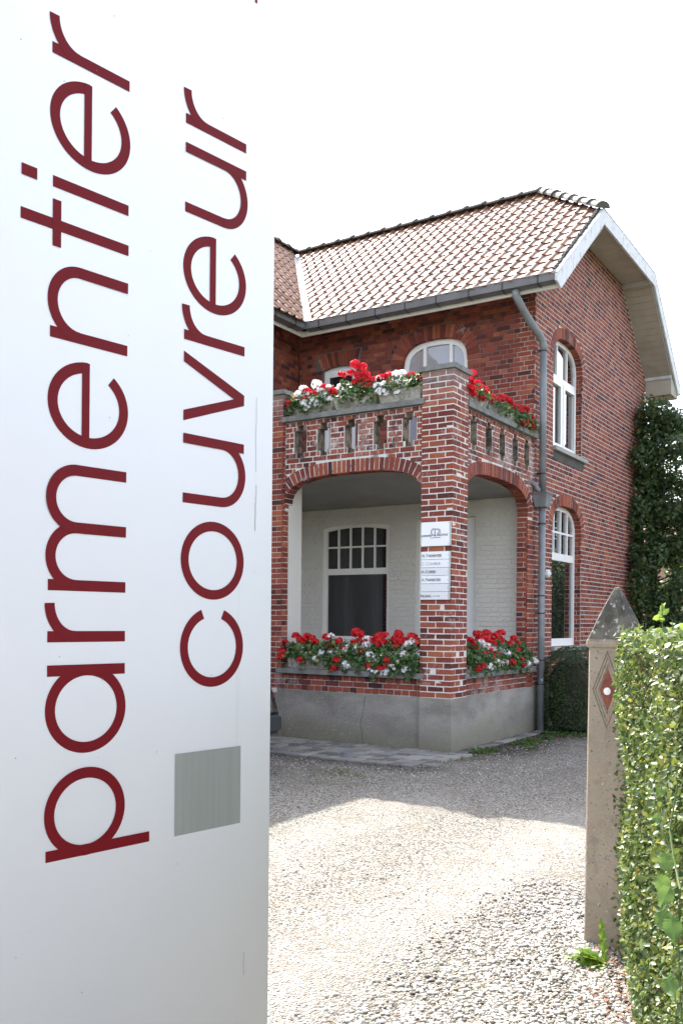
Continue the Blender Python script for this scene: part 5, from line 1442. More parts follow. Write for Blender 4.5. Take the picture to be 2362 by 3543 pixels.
# ------------------------------------------------------------ gate post
def gate_post():
    t = thing('gate_post', 'square stone gate post with pyramid top and terracotta diamond inlay', 'gate post', (3.33, -5.10, 0))
    ex = Vector((.9874, -.158, 0)); ey = Vector((.158, .9874, 0)); c = Vector((3.330, -5.101, 0))
    W = lambda a, b, z: c + ex*a + ey*b + Vector((0, 0, z))
    m, nt, b = newmat('gate_post_stone')
    n = pnoise(nt, 5, 5, .7); n2 = pnoise(nt, 130, 4, .75); n3 = pnoise(nt, 75, 2, .5); n4 = pnoise(nt, 38, 3, .5); n5 = pnoise(nt, 12, 5, .7)
    g = nt.nodes.new('ShaderNodeNewGeometry'); s = nt.nodes.new('ShaderNodeSeparateXYZ'); nt.links.new(g.outputs['Position'], s.inputs[0])
    k = mix(nt, n.outputs[0], (.24,.195,.145), (.38,.315,.24))
    k = mix(nt, .6, k, n2.outputs[1], 'OVERLAY')
    k = mix(nt, mth(nt, 'MULTIPLY', sstep(nt, n5.outputs[0], .5, .68), .4), k, (.15,.125,.095))
    k = mix(nt, mth(nt, 'MULTIPLY', sstep(nt, n3.outputs[0], .655, .70), .75), k, (.05,.045,.04))
    wz_ = mth(nt, 'MULTIPLY', sstep(nt, n4.outputs[0], .67, .71), sstep(nt, n5.outputs[0], .45, .6))
    k = mix(nt, mth(nt, 'MULTIPLY', wz_, .8), k, (.5,.5,.48))
    dk = sstep(nt, mth(nt, 'ADD', s.outputs[2], mth(nt, 'MULTIPLY', n5.outputs[0], .03)), 1.425, 1.45)
    cap = mix(nt, sstep(nt, n5.outputs[0], .42, .62), (.045,.042,.034), (.115,.105,.082))
    cap = mix(nt, mth(nt, 'MULTIPLY', sstep(nt, n4.outputs[0], .6, .68), .8), cap, (.38,.37,.34))
    k = mix(nt, dk, k, cap)
    lowd = sstep(nt, mth(nt, 'ADD', s.outputs[2], mth(nt, 'MULTIPLY', n5.outputs[0], .3)), .35, .05)
    lw = nt.nodes.new('ShaderNodeMapRange'); nt.links.new(mth(nt, 'ADD', s.outputs[2], mth(nt, 'MULTIPLY', n5.outputs[0], .3)), lw.inputs[0]); lw.inputs[1].default_value = .5; lw.inputs[2].default_value = .1
    k = mix(nt, mth(nt, 'MULTIPLY', lw.outputs[0], .55), k, (.12,.10,.065))
    nt.links.new(k, b.inputs['Base Color']); b.inputs['Roughness'].default_value = .92
    hb = mth(nt, 'ADD', n2.outputs[0], mth(nt, 'MULTIPLY', n3.outputs[0], .8)); bump(nt, b, hb, .6, .004)
    # shaft with a diamond recess on the front face
    h0, h1, Z1 = .108, .099, 1.385
    def hw(z): return h0 + (h1 - h0) * z / Z1
    mb = MB()
    zc = 1.19; ch = .012
    def ring(z, k): 
        h = hw(z)*k; c_ = ch
        return [W(-h+c_, -h, z), W(h-c_, -h, z), W(h, -h+c_, z), W(h, h-c_, z), W(h-c_, h, z), W(-h+c_, h, z), W(-h, h-c_, z), W(-h, -h+c_, z)]
    r0, r1 = ring(-.05, 1), ring(Z1, 1)
    mb.add(r0 + r1, [(i, (i+1) % 8, 8 + (i+1) % 8, 8 + i) for i in range(1, 8)])
    # front face with stepped diamond
    fo = [W(-hw(-.05)+ch, -hw(-.05), -.05), W(hw(-.05)-ch, -hw(-.05), -.05), W(hw(Z1)-ch, -hw(Z1), Z1), W(-hw(Z1)+ch, -hw(Z1), Z1)]
    def dia(a, hh, dpt):
        return [W(0, -hw(zc-hh)+dpt, zc-hh), W(a, -hw(zc)+dpt, zc), W(0, -hw(zc+hh)+dpt, zc+hh), W(-a, -hw(zc)+dpt, zc)]
    loops = [dia(.074, .185, 0), dia(.070, .176, .005), dia(.066, .166, .001), dia(.061, .152, .001), dia(.058, .145, .005), dia(.047, .117, .002), dia(.043, .108, .006), dia(.040, .101, .006)]
    base = len(mb.v)
    outer2 = [(-hw(-.05)+ch, -.05), (hw(-.05)-ch, -.05), (hw(Z1)-ch, Z1), (-hw(Z1)+ch, Z1)]
    hole2 = [(0, zc-.185), (.074, zc), (0, zc+.185), (-.074, zc)]
    tr = tessellate_polygon([[Vector((*p, 0)) for p in outer2], [Vector((*p, 0)) for p in hole2]])
    mb.add([W(p[0], -hw(p[1]), p[1]) for p in outer2 + hole2], [tuple(x) for x in tr])
    for A, B in zip(loops[:-1], loops[1:]):
        mb.add(A + B, [(i, (i+1) % 4, 4 + (i+1) % 4, 4 + i) for i in range(4)])
    mb.build('shaft', m, t)
    mb = MB(); mb.add(loops[-1], [(0, 1, 2, 3)]); mb.build('diamond_inlay', simple('terracotta_inlay', (.20,.055,.035), .8, nscale=60, namp=.35, bmp=.3), t)
    cc = W(-.001, -hw(zc) + .006, zc - .006)
    mb = MB(); n_ = -ey
    for rr, dd in (((.0175), .004),):
        pts = [cc + ex*rr*math.cos(2*pi*i/20) + Vector((0,0,1))*rr*math.sin(2*pi*i/20) for i in range(20)]
        top_ = [p*1.0 + n_*dd for p in pts]; mb.add(pts + top_ + [cc + n_*(dd+.002)], [(i, (i+1) % 20, 20 + (i+1) % 20, 20 + i) for i in range(20)] + [(20+i, 20+(i+1) % 20, 40) for i in range(20)])
    mb.build('reflector', simple('white_reflector', (.8,.8,.78), .3), t)
    # neck moulding
    mb = MB(); prof = [(.099, Z1-.002), (.106, Z1+.004), (.109, Z1+.018), (.108, Z1+.034), (.101, Z1+.043)]
    vs = []; 
    for h, z in prof:
        c_ = .012; vs += [W(-h+c_, -h, z), W(h-c_, -h, z), W(h, -h+c_, z), W(h, h-c_, z), W(h-c_, h, z), W(-h+c_, h, z), W(-h, h-c_, z), W(-h, -h+c_, z)]
    fs = []
    for i in range(len(prof)-1):
        for k_ in range(8): fs.append((i*8+k_, i*8+(k_+1) % 8, (i+1)*8+(k_+1) % 8, (i+1)*8+k_))
    mb.add(vs, fs); mb.build('moulding', m, t)
    # pyramid cap with rounded tip
    mb = MB(); prof = [(.1035, 1.426), (.101, 1.436), (.070, 1.527), (.040, 1.605), (.018, 1.655), (.010, 1.668), (.003, 1.672)]
    vs = []
    for h, z in prof:
        c_ = min(.012, h*.45); j = lambda: random.uniform(-.0012, .0012)
        vs += [W(-h+c_+j(), -h, z), W(h-c_, -h+j(), z), W(h, -h+c_, z), W(h, h-c_, z), W(h-c_, h, z), W(-h+c_, h, z), W(-h, h-c_, z), W(-h+j(), -h+c_, z)]
    fs = []
    for i in range(len(prof)-1):
        for k_ in range(8): fs.append((i*8+k_, i*8+(k_+1) % 8, (i+1)*8+(k_+1) % 8, (i+1)*8+k_))
    fs.append(tuple(range((len(prof)-1)*8, len(prof)*8)))
    mb.add(vs, fs); mb.build('pyramid_cap', m, t)
gate_post()

# ------------------------------------------------------------ privet hedge
def hedge():
    P1 = np.array([3.385, -5.305]); a = np.array([.356, -.9345]); b = np.array([.9345, .356]); L = 2.5; H = 1.452
    t = thing('privet_hedge', 'clipped green privet hedge beside the stone gate post', 'hedge', (P1[0] + .8, P1[1] - .8, 0))
    # face leaves
    n = 46000
    s = rng.uniform(-.03, 1, n)**1.0 * L; z = rng.uniform(.0, 1, n) * H
    s = np.where(rng.random(n) < .5, rng.uniform(-.03, 2.2, n), s)
    bulge = .02*np.sin(s*5 + z*3) + .02*np.sin(z*9 + s*2) + .03*(1 - z/H) + .0
    dep = rng.uniform(0, 1, n)**1.7 * .16 + bulge - .02 + .05*(z/H)
    thin = (np.sin(s*4.1 + z*1.3) * np.sin(z*3.7 - s*2.2) > .45) & (z < .95) & (rng.random(n) < .3)
    low_ = (z < .18) & (rng.random(n) < .35)
    keep = ~(thin | low_)
    P2 = P1[None] + a[None]*s[:, None] + b[None]*dep[:, None]
    pos = np.concatenate([P2, z[:, None]], 1)[keep]; nr = np.tile(np.array([-b[0]*.8, -b[1]*.8, .45]), (len(pos), 1))
    sz = rng.uniform(.015, .026, len(pos)); sz = np.where(rng.random(len(pos)) < .06, sz*1.5, sz)
    leaf_cloud(pos, nr, sz, 'oval', 'foliage', M['privet'], t, spread=.75)['kind'] = 'stuff'
    # top and far end
    n = 7000; s = rng.uniform(-.03, 1, n) * L; w = rng.uniform(.0, .7, n); zt = H + rng.uniform(-.05, .018, n) + .006*np.sin(s*9)
    P2 = P1[None] + a[None]*s[:, None] + b[None]*w[:, None]; pos = np.concatenate([P2, zt[:, None]], 1)
    leaf_cloud(pos, np.tile(np.array([0, 0, 1.]), (n, 1)), rng.uniform(.018, .032, n), 'oval', 'foliage', M['privet'], t, spread=.7)['kind'] = 'stuff'
    n = 2500; w = rng.uniform(0, .7, n); z = rng.uniform(.02, H, n)
    P2 = P1[None] + a[None]*rng.uniform(-.03, .03, n)[:, None] + b[None]*w[:, None]; pos = np.concatenate([P2, z[:, None]], 1)
    leaf_cloud(pos, np.tile(np.array([-a[0], -a[1], .3]), (n, 1)), rng.uniform(.018, .030, n), 'oval', 'foliage', M['privet'], t, spread=.7)['kind'] = 'stuff'
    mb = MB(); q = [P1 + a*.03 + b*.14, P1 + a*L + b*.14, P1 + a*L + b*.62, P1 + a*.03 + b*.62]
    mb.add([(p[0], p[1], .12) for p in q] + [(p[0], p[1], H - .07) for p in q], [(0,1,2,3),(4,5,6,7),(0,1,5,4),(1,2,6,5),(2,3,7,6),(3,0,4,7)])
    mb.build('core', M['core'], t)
    mb = MB()
    for i in range(1500):
        s_ = random.uniform(0, 2.4); z_ = random.uniform(.02, H - .05); d0 = random.uniform(.06, .14)
        p = P1 + a*s_ + b*d0; p = Vector((p[0], p[1], z_))
        q = p + Vector((-b[0]*random.uniform(.02, .08) + a[0]*random.uniform(-.06, .06), -b[1]*random.uniform(.02, .08) + a[1]*random.uniform(-.06, .06), random.uniform(-.02, .11)))
        mb.tube([p, q], [.0018, .0010], 3, cap=False)
    for i in range(12):
        s_ = .08 + i*.2; p = P1 + a*s_ + b*.28; mb.tube([(p[0], p[1], 0), (p[0] + random.uniform(-.03,.03), p[1], .6), (p[0], p[1], 1.2)], .012, 6)
    mb.build('twigs', M['twig'], t)['kind'] = 'stuff'
    # young shoots on top near the post
    for s_, w_, hh in ((1.22, .04, .125), (1.16, .08, .06), (1.32, .10, .08), (1.10, .05, .03), (1.45, .06, .03), (2.12, .04, .035), (2.2, .08, .045), (1.75, .1, .025)):
        p = P1 + a*s_ + b*w_; p = Vector((p[0], p[1], H - .01)); top_ = p + Vector((random.uniform(-.01,.01), 0, hh))
        mb = MB(); mb.tube([p, top_], .0016, 5); sh = mb.build('shoot', M['stem'], t)
        pos = []; nr = []
        for k in range(int(3 + hh*60)):
            f = random.uniform(.2, 1); pos.append(p.lerp(top_, f)); nr.append((random.uniform(-.5,.5), random.uniform(-.8,.1), .5))
        leaf_cloud(np.array(pos), np.array(nr), rng.uniform(.024, .036, len(pos)), 'oval', 'shoot_leaves', M['privet_young'], sh, spread=.5)
    return P1, a, b, H
HP1, Ha, Hb, HH = hedge()

# bindweed / vine leaves on the hedge face
def toothed_leaf(size, teeth=9, heart=.16, width=.42):
    """leaf outline in xy, stem at origin, along +x"""
    up = []; n = teeth
    for i in range(n + 1):
        t = i / n; w = width * math.sin(pi * min(1, (t*.92 + .10))) ** .7 * (1 - t**3)
        up.append((t, w)); 
        if i < n: up.append((t + .6/n, w*.86 if i else w))
    prof = [(-heart*.4, .10), (-heart, .22)] + up[1:]
    pts = [(0, 0, 0)]; L_ = [(x, y, .10*y + .04*math.sin(x*9)) for x, y in prof]; R_ = [(x, -y, .10*y + .04*math.sin(x*9 + .6)) for x, y in prof]
    mid = [(max(0, min(1, x)), 0, -.02) for x, y in prof]
    vs = []; fs = []
    for side in (L_, R_):
        b0 = len(vs); k = len(side)
        vs += [tuple(c*size for c in p) for p in side] + [tuple(c*size for c in p) for p in mid]
        for i in range(k - 1): fs.append((b0+i, b0+i+1, b0+k+i+1, b0+k+i))
    return vs, fs
t = thing('vine', 'bright green toothed vine leaves hanging on the hedge face at the right edge', 'vine', (4.05, -7.1, 0))
def on_hedge(s, z, d=-.05):
    p = HP1 + Ha*s + Hb*d; return Vector((p[0], p[1], z))
vine_pts = [on_hedge(2.03, 1.12, -.03), on_hedge(2.06, 1.02), on_hedge(2.13, .97), on_hedge(2.22, .93), on_hedge(2.2, .80), on_hedge(2.25, .66)]
mb = MB(); mb.tube(vine_pts, .0022, 5); mb.build('vine_stem', M['stem'], t)
for s_, z_, sz, rz, tilt in ((2.13, .985, .050, 250, 10), (2.07, .915, .052, 225, 20), (2.09, .845, .062, 235, 15), (2.24, .875, .056, 255, 5), (2.28, .95, .05, 290, 0), (1.98, 1.03, .026, 170, 15), (2.26, .755, .052, 230, 10), (2.06, 1.10, .022, 120, 10), (2.3, .62, .05, 240, 5)):
    mb = MB(); v_, f_ = toothed_leaf(sz); 
    nrm = Vector((-.15 + random.uniform(-.25,.25), -1, .4 + random.uniform(-.15,.15))).normalized(); x_ = Vector((Ha[0], Ha[1], 0)).cross(nrm)
    ang = math.radians(rz); up_ = Vector((0,0,1)); ux = (up_ - nrm*up_.dot(nrm)).normalized(); uy = nrm.cross(ux)
    dx = ux*math.sin(ang) + uy*math.cos(ang); dy = nrm.cross(dx); o = on_hedge(s_, z_, -.07 - random.random()*.02)
    nn_ = (nrm + up_*math.sin(math.radians(tilt))*.5).normalized()
    mb.add([o + dx*p[0] + dy*p[1] + nn_*p[2] for p in v_], f_); mb.build('leaf', M['vine'], t, smooth=False, recalc=False)

# dandelion-like weed at the post foot
t = thing('dandelion', 'bright green toothed weed growing at the foot of the gate post', 'weed', (3.42, -5.36, 0))
def weed_leaf(o, az, el, L, W_):
    mb = MB(); n = 9; vs = []; fs = []
    d = Vector((math.cos(az), math.sin(az), 0)); side = Vector((-d.y, d.x, 0))
    for i in range(n + 1):
        tt = i/n; p = o + d*(L*tt*math.cos(el)*(1 - .15*tt)) + Vector((0, 0, L*(math.sin(el)*tt - .42*tt*tt*math.cos(el)*.9)))
        w = W_ * (.12 + .88*math.sin(pi*min(1, tt*.85+.12))) * (1.35 if i % 2 else .6) * (1 if tt < .95 else .2)
        back = d * (-.012 if i % 2 else 0)
        vs += [p + side*w + back + Vector((0,0,w*.35)), p, p - side*w + back + Vector((0,0,w*.35))]
    for i in range(n): fs += [(3*i, 3*i+1, 3*i+4, 3*i+3), (3*i+1, 3*i+2, 3*i+5, 3*i+4)]
    mb.add(vs, fs); mb.build('leaf', M['dandelion'], t, recalc=False)
o_ = Vector((3.385, -5.43, .0))
for az, el, L, W_ in ((190, .30, .27, .024), (183, .14, .26, .026), (205, .16, .26, .030), (222, .28, .20, .026), (178, .42, .25, .024), (165, .55, .22, .02), (150, .4, .2, .02), (245, .35, .15, .022), (118, 1.05, .26, .018), (270, .3, .13, .018), (212, .5, .22, .024), (235, .12, .20, .026), (196, .6, .2, .024)):
    weed_leaf(o_, math.radians(az), el, L, W_)

# small weeds on the soil beside the porch
def clump(x, y, r_, n, lb):
    t = thing('weed_clump', lb, 'weeds', (x, y, 0), 'low green weeds growing by the house')
    a = rng.uniform(0, 2*pi, n); q = np.sqrt(rng.random(n)) * r_
    pos = np.stack([x + q*np.cos(a)*1.2, y + q*np.sin(a), rng.uniform(.0, .045, n) * (1.2 - q/r_)], 1)
    leaf_cloud(pos, np.tile(np.array([0, -.2, .9]), (n, 1)), rng.uniform(.018, .042, n), 'oval', 'leaves', M['weed'], t, spread=.7)['kind'] = 'stuff'
for x, y, r_, n, lb in ((.20, .30, .13, 330, 'low weeds in front, nearest the corner of the porch plinth'), (.25, .52, .10, 240, 'second weed clump from the porch corner, along the plinth'),
        (.37, 1.25, .15, 360, 'weed clump in the middle of the soil strip beside the porch'), (.34, 1.62, .12, 260, 'weed clump just behind the middle one, nearer the wall'),
        (.42, 1.95, .10, 160, 'sparse weed clump before the downpipe'), (.60, .90, .07, 60, 'tiny weed clump furthest out in the gravel'), (.52, 2.52, .22, 420, 'wide weed clump at the foot of the round shrub'),
        (.22, 2.52, .08, 140, 'bluish weed tuft right of the downpipe foot'), (.85, 2.72, .10, 150, 'weed tuft at the right foot of the round shrub')):
    clump(x, y, r_, n, lb)
# fallen petals and dry litter (uncountable)
n = 70; pos = np.stack([rng.uniform(.15, 1.3, n), rng.uniform(-.6, 2.4, n), np.full(n, .012)], 1)
tag(leaf_cloud(pos, np.tile(np.array([0,0,1.]), (n,1)), rng.uniform(.012, .022, n), 'quad', 'fallen_petals', M['red'], None, spread=.3), 'red petals fallen on the gravel beside the porch', 'petals', kind='stuff')
n = 900; s_ = rng.uniform(-.1, 2.2, n); d_ = rng.normal(.02, .07, n); P2 = HP1[None] + Ha[None]*s_[:, None] + Hb[None]*d_[:, None]
pos = np.concatenate([P2, rng.uniform(.008, .022, n)[:, None]], 1)
tag(leaf_cloud(pos, np.tile(np.array([0,0,1.]), (n,1)), rng.uniform(.012, .026, n), 'quad', 'leaf_litter', M['litter'], None, spread=.45), 'dry brown leaf litter along the foot of the hedge', 'dry leaves', kind='stuff')
n = 260; pos = np.stack([rng.uniform(.4, 3.2, n), rng.uniform(-6.8, -1.5, n), np.full(n, .010)], 1)
tag(leaf_cloud(pos, np.tile(np.array([0,0,1.]), (n,1)), rng.uniform(.008, .02, n), 'quad', 'drive_litter', M['litter'], None, spread=.3), 'specks of dry litter scattered over the drive', 'dry leaves', kind='stuff')

# ------------------------------------------------------------ sign pylon
def pylon():
    Ept = Vector((3.13245, -7.53586, 0)); d = Vector((.157756, .987478, 0)); nrm = Vector((.987478, -.157756, 0))
    t = thing('sign_pylon', 'tall white sign pylon with rotated dark red lettering', 'sign', tuple(Ept - d*.48))
    Wt = lambda tt, z, w=0.0: Ept - d*tt + nrm*w + Vector((0, 0, z))
    m, nt, b = newmat('pylon_white')
    n = pnoise(nt, 3, 4, .6); sp = pnoise(nt, 60, 2, .5)
    zone = pnoise(nt, 5, 3); st = pnoise(nt, 14, 4, .7, stretch=(1, 1, .04))
    c = mix(nt, n.outputs[0], (.74,.755,.78), (.78,.795,.815))
    c = mix(nt, mth(nt, 'MULTIPLY', sstep(nt, st.outputs[0], .66, .72), .10), c, (.4,.42,.38))
    c = mix(nt, mth(nt, 'MULTIPLY', mth(nt, 'MULTIPLY', sstep(nt, sp.outputs[0], .76, .79), sstep(nt, zone.outputs[0], .5, .6)), .5), c, (.3,.3,.28))
    nt.links.new(c, b.inputs['Base Color']); b.inputs['Roughness'].default_value = .6; b.inputs['Specular IOR Level'].default_value = .25
    # cross-section: nearly flat face, soft curve to the far edge
    sec = [(.0, -.006), (.002, -.002), (.005, 0), (.86, 0), (.88, -.0008), (.90, -.0028), (.92, -.0065), (.945, -.0145), (.965, -.028),
           (.95, -.08), (.90, -.11), (.10, -.11), (.02, -.08), (.003, -.03)]
    mb = MB(); k = len(sec); zt = 4.1
    vs = [Wt(a, .0, w) for a, w in sec] + [Wt(a, zt, w) for a, w in sec]
    mb.add(vs, [(i, (i+1) % k, k + (i+1) % k, k + i) for i in range(k)] + [tuple(range(k, 2*k)), tuple(reversed(range(k)))])
    o = mb.build('panel', m, t)
    for p in o.data.polygons:
        if len(p.vertices) == 4: p.use_smooth = True
    mb = MB(); mb.box((-.1,-.1,0),(.1,.1,.01))
    mb = MB(); q = [Wt(-.05, 0, .06), Wt(1.02, 0, .06), Wt(1.02, 0, -.17), Wt(-.05, 0, -.17)]
    mb.add([p - Vector((0,0,.05)) for p in q] + [p + Vector((0,0,.02)) for p in q], [(0,1,2,3),(4,5,6,7),(0,1,5,4),(1,2,6,5),(2,3,7,6),(3,0,4,7)]); mb.build('base_plate', M['cement'], t)
    # --- lettering: each letter a flat film part; text runs upward (+z), letter tops towards larger t
    mr, ntr, br = newmat('dark_red_film')
    nr = pnoise(ntr, 12, 4, .7, stretch=(1, 1, .05)); cr = mix(ntr, nr.outputs[0], (.125,.004,.008), (.17,.007,.011))
    ntr.links.new(cr, br.inputs['Base Color']); br.inputs['Roughness'].default_value = .5; br.inputs['Specular IOR Level'].default_value = .15
    SW = .0235
    def film(shapes, name='letter', mat=mr):
        mb = MB()
        for li, sh in enumerate(shapes):
            L = .0008 + .00035 * (li % 4)
            if sh[0] == 'poly': mb.add([Wt(p[1], p[0], L) for p in sh[1]], [tuple(range(len(sh[1])))])
            else:
                pts = sh[1]; w = sh[2] if len(sh) > 2 else SW
                # ribbon along centre line (z,t); optional end cut
                l_, r_ = [], []
                for i, p in enumerate(pts):
                    a_ = pts[max(i-1, 0)]; b_ = pts[min(i+1, len(pts)-1)]
                    if sh[0] == 'loop': a_ = pts[(i-1) % (len(pts)-1)] if i > 0 else pts[-2]; b_ = pts[(i+1)] if i < len(pts)-1 else pts[1]
                    dx, dy = b_[0]-a_[0], b_[1]-a_[1]; l = math.hypot(dx, dy) or 1e-9
                    l_.append((p[0] - dy/l*w/2, p[1] + dx/l*w/2)); r_.append((p[0] + dy/l*w/2, p[1] - dx/l*w/2))
                n_ = len(pts); vs = [Wt(p[1], p[0], L) for p in l_] + [Wt(p[1], p[0], L) for p in r_]
                mb.add(vs, [(i, i+1, n_+i+1, n_+i) for i in range(n_-1)])
        mb.build(name, mat, t, recalc=False)
    def stem(z, t0, t1, w=SW): return ('poly', [(z-w/2, t0), (z+w/2, t0), (z+w/2, t1), (z-w/2, t1)])
    def ell(cz, ct, rz, rt, a0, a1, k=40, kind='line'):
        return (kind, [(cz + rz*math.cos(math.radians(a0 + (a1-a0)*i/k)), ct + rt*math.sin(math.radians(a0 + (a1-a0)*i/k))) for i in range(k+1)])
    def glyph(ch, z0, B):
        """z0: left stem/edge position; B: baseline t"""
        X = B + .192; mid = B + .0965; R = .088; 
        if ch == 'p': return [stem(z0 + SW/2, B - .071, X), ell(z0 + .0945, mid, .0835, R, 0, 360, 56, 'loop')]
        if ch == 'a': return [ell(z0 + .0955, mid, .0835, R, 0, 360, 56, 'loop'), stem(z0 + .1795, B, X)]
        if ch == 'r': return [stem(z0 + SW/2, B, X), ell(z0 + .0825, X - .066, .0705, .0615, 180, 90, 16)]
        if ch == 'n': return [stem(z0 + SW/2, B, X), ell(z0 + .0815, X - .071, .0695, .0655, 180, 0, 32), stem(z0 + .1510, B, X - .070)]
        if ch == 'm': return [stem(z0 + SW/2, B, X), ell(z0 + .0735, X - .067, .0615, .0615, 180, 0, 32), stem(z0 + .1350, B, X - .066), ell(z0 + .1965, X - .067, .0615, .0615, 180, 0, 32), stem(z0 + .2580, B, X - .066)]
        if ch == 'e':
            c = z0 + .0925
            return [ell(c, mid, .0805, R, 2, 322, 60), ('poly', [(c - .076, mid - .0005), (c + .091, mid - .0005), (c + .091, mid + .0185), (c - .076, mid + .0185)])]
        if ch == 't': return [stem(z0 + .0455, B - .001, B + .260), ('poly', [(z0, X - .024), (z0 + .098, X - .024), (z0 + .098, X - .004), (z0, X - .004)])]
        if ch == 'i': return [stem(z0 + SW/2, B, X - .004), stem(z0 + SW/2, B + .224, B + .259)]
        if ch == 'c': return [ell(z0 + .0965, mid, .0855, R, 21, 339, 56)]
        if ch == 'o': return [ell(z0 + .0945, mid, .0835, R, 0, 360, 56, 'loop')]
        if ch == 'u': return [stem(z0 + SW/2, B + .070, X), ell(z0 + .0825, B + .071, .0705, .0655, 180, 360, 32), stem(z0 + .1530, B, X)]
        if ch == 'v':
            a_ = z0; return [('poly', [(a_, X), (a_ + .025, X), (a_ + .0805, B + .030), (a_ + .094, B), (a_ + .068, B)]), ('poly', [(a_ + .140, X), (a_ + .165, X), (a_ + .094, B), (a_ + .0805, B - .0), (a_ + .070, B + .012)])]
    B1, B2 = .4555, .1045
    for ch, z in (('p', .990), ('a', 1.2105), ('r', 1.450), ('m', 1.559), ('e', 1.867), ('n', 2.088), ('t', 2.279), ('i', 2.402), ('e', 2.4665), ('r', 2.680)): film(glyph(ch, z, B1))
    for ch, z in (('c', 1.337), ('o', 1.550), ('u', 1.778), ('v', 1.972), ('r', 2.165), ('e', 2.2475), ('u', 2.467), ('r', 2.677)): film(glyph(ch, z, B2))
    film([('poly', [(.989, .106), (1.183, .106), (1.183, .3125), (.989, .3125)])], 'grey_square', None or grey_film())
    grime = simple('dried_grime', (.34,.36,.30), .8)
    for tt, za, zb, w_ in ((.0625, 1.88, 2.07, .0012), (.0605, 1.80, 1.846, .0015), (.0632, 1.728, 1.80, .0022), (.09, .60, .66, .0012), (.176, .40, .50, .0014)):
        zz = [za + (zb - za)*i/6 for i in range(7)]
        film([('line', [(z, tt + random.uniform(-.0012, .0012)) for z in zz], w_)], 'grime_streak', grime)
    for i in range(26):
        tt, z = random.uniform(.03, .72), random.uniform(.5, 3.0); r_ = random.uniform(.0008, .0018)
        film([('poly', [(z + r_*math.cos(k), tt + r_*math.sin(k)) for k in (0, 1.25, 2.5, 3.8, 5.0)])], 'grime_speck', grime)
    film([('poly', [(3.072, .071), (3.40, .071), (3.40, .079), (3.072, .079)])], 'letter')
def grey_film():
    m, nt, b = newmat('grey_film')
    n = pnoise(nt, 45, 4, .7, stretch=(1, 1, .02)); c = mix(nt, n.outputs[0], (.20,.205,.18), (.32,.33,.30))
    nt.links.new(c, b.inputs['Base Color']); b.inputs['Roughness'].default_value = .4; return m
pylon()

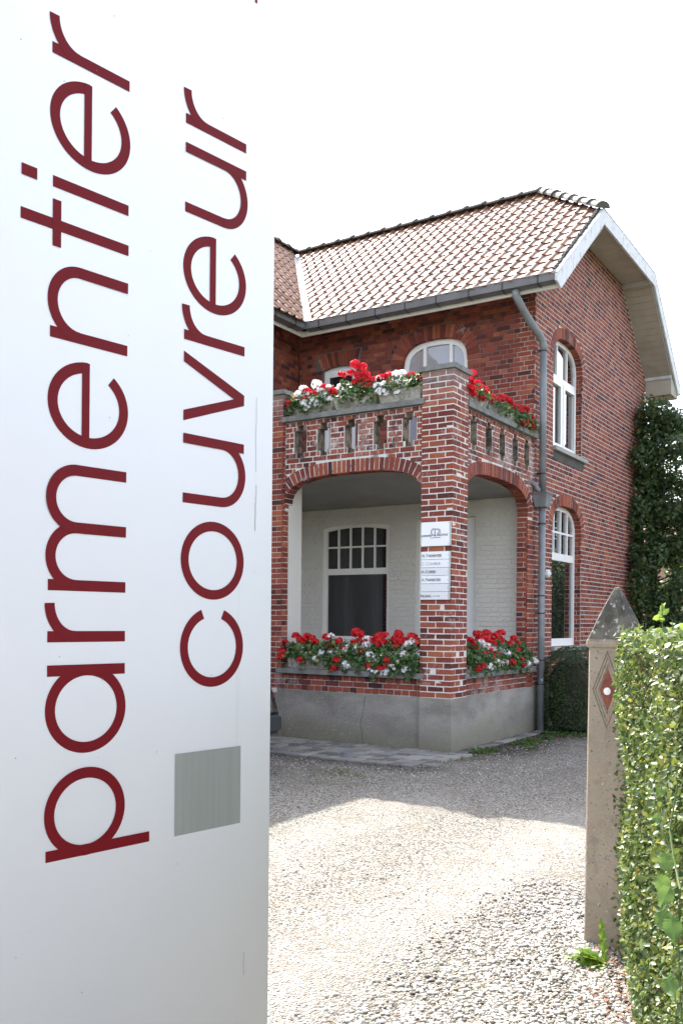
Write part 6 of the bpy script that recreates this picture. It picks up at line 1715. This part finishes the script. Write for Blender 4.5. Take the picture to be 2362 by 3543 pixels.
# ------------------------------------------------------------ parked car (rear sticks out behind the pylon)
def car():
    t = thing('parked_car', 'black hatchback parked beside the porch, its tail just showing behind the pylon', 'car', (-3.9, -1.45, 0))
    paint = simple('black_car_paint', (.012,.014,.018), .25, coat=1.0); trimm = simple('grey_plastic', (.018,.02,.022), .5)
    X0, X1, Y0, Y1 = -1.80, -5.75, -2.28, -.62   # rear bumper at X0
    # body: loft along X of half sections; (x, z_bottom, z_waist, z_top, inset_top)
    secs = [(-1.80, .45, .58, .62, .10), (-1.84, .34, .72, .86, .08), (-1.93, .24, .80, .98, .06), (-2.10, .22, .86, 1.28, .12), (-2.35, .22, .90, 1.46, .20), (-3.0, .20, .92, 1.50, .22), (-3.7, .20, .92, 1.48, .22),
            (-4.35, .20, .90, 1.16, .16), (-4.8, .22, .84, .93, .08), (-5.4, .24, .70, .80, .06), (-5.7, .30, .60, .68, .10), (-5.75, .38, .52, .56, .16)]
    mb = MB(); vs = []; n = 12
    for x, zb_, zw, zt, ins in secs:
        e = .04 if -5.4 < x < -1.9 else .10
        hw_ = (Y1 - Y0)/2; c = (Y0+Y1)/2; k = hw_ - (.05 if x > -1.9 or x < -5.5 else 0)
        half = [(k*.82, zb_), (k*.97, zb_ + .08), (k, (zb_+zw)/2), (k*.985, zw), (k - ins, zt - .04), (k - ins - .09, zt)]
        vs += [(x, c + y, z) for y, z in half] + [(x, c - y, z) for y, z in reversed(half)]
    fs = []
    for i in range(len(secs)-1):
        for k in range(n): fs.append((i*n+k, i*n+(k+1) % n, (i+1)*n+(k+1) % n, (i+1)*n+k))
    fs += [tuple(range(n)), tuple(range((len(secs)-1)*n, len(secs)*n))]
    mb.add(vs, fs); mb.build('body', paint, t, smooth=True)
    # glass
    mb = MB()
    for sgn, yy in ((1, Y1), (-1, Y0)):
        o = .004*sgn
        for a, b in ((-2.45, -3.1), (-3.16, -4.0)):
            mb.add([(a, yy - sgn*.035 + o, .95), (b, yy - sgn*.035 + o, .95), (b - (.0 if b > -3.5 else -.1), yy - sgn*.20 + o, 1.40), (a - .05, yy - sgn*.20 + o, 1.40)], [(0,1,2,3)])
    mb.add([(-2.06+.02, Y0 + .22, 1.0), (-2.06+.02, Y1 - .22, 1.0), (-2.30+.02, Y1 - .32, 1.38), (-2.30+.02, Y0 + .32, 1.38)], [(0,1,2,3)])
    mb.build('windows', M['glass'], t)
    for yy in (Y1 - .20, Y0 + .02):
        mb = MB(); mb.box((-2.02, yy, .62), (-1.86, yy + .185, .83)); L = mb.build('tail_light', simple('tail_red', (.20,.008,.010), .15), t)
        bm = bmesh.new(); bm.from_mesh(L.data); bmesh.ops.bevel(bm, geom=list(bm.edges), offset=.02, segments=2, affect='EDGES'); bm.to_mesh(L.data); bm.free()
        mb = MB(); mb.box((-2.02, yy + .010, .775), (-1.853, yy + .187, .822)); mb.build('lamp_lens', simple('clear_lens', (.30,.27,.25), .15), L)
    mb = MB(); mb.box((-1.93, Y0 + .02, .36), (-1.755, Y1 - .02, .58)); bp = mb.build('bumper', trimm, t)
    bm = bmesh.new(); bm.from_mesh(bp.data); bmesh.ops.bevel(bm, geom=list(bm.edges), offset=.045, segments=3, affect='EDGES'); bm.to_mesh(bp.data); bm.free()
    t.location = Vector(t.location) + Vector((.86, -1.33, 0))
    for x in (-2.55, -4.95):
        for yy in (Y1 - .10, Y0 + .10):
            mb = MB(); mb.lathe([(.0, -.09), (.27, -.09), (.30, -.06), (.30, .06), (.27, .09), (.0, .09)], (x, yy, .30), 22, axis='Y'); w = mb.build('wheel', simple('tyre_rubber', (.02,.02,.02), .9), t)
            s_ = 1 if yy > -1.4 else -1
            mb = MB(); mb.lathe([(.0, .0), (.17, .01), (.19, -.01)], (x, yy + s_*.095, .30), 18, axis='Y'); mb.build('rim', M['steel'], w)
car()
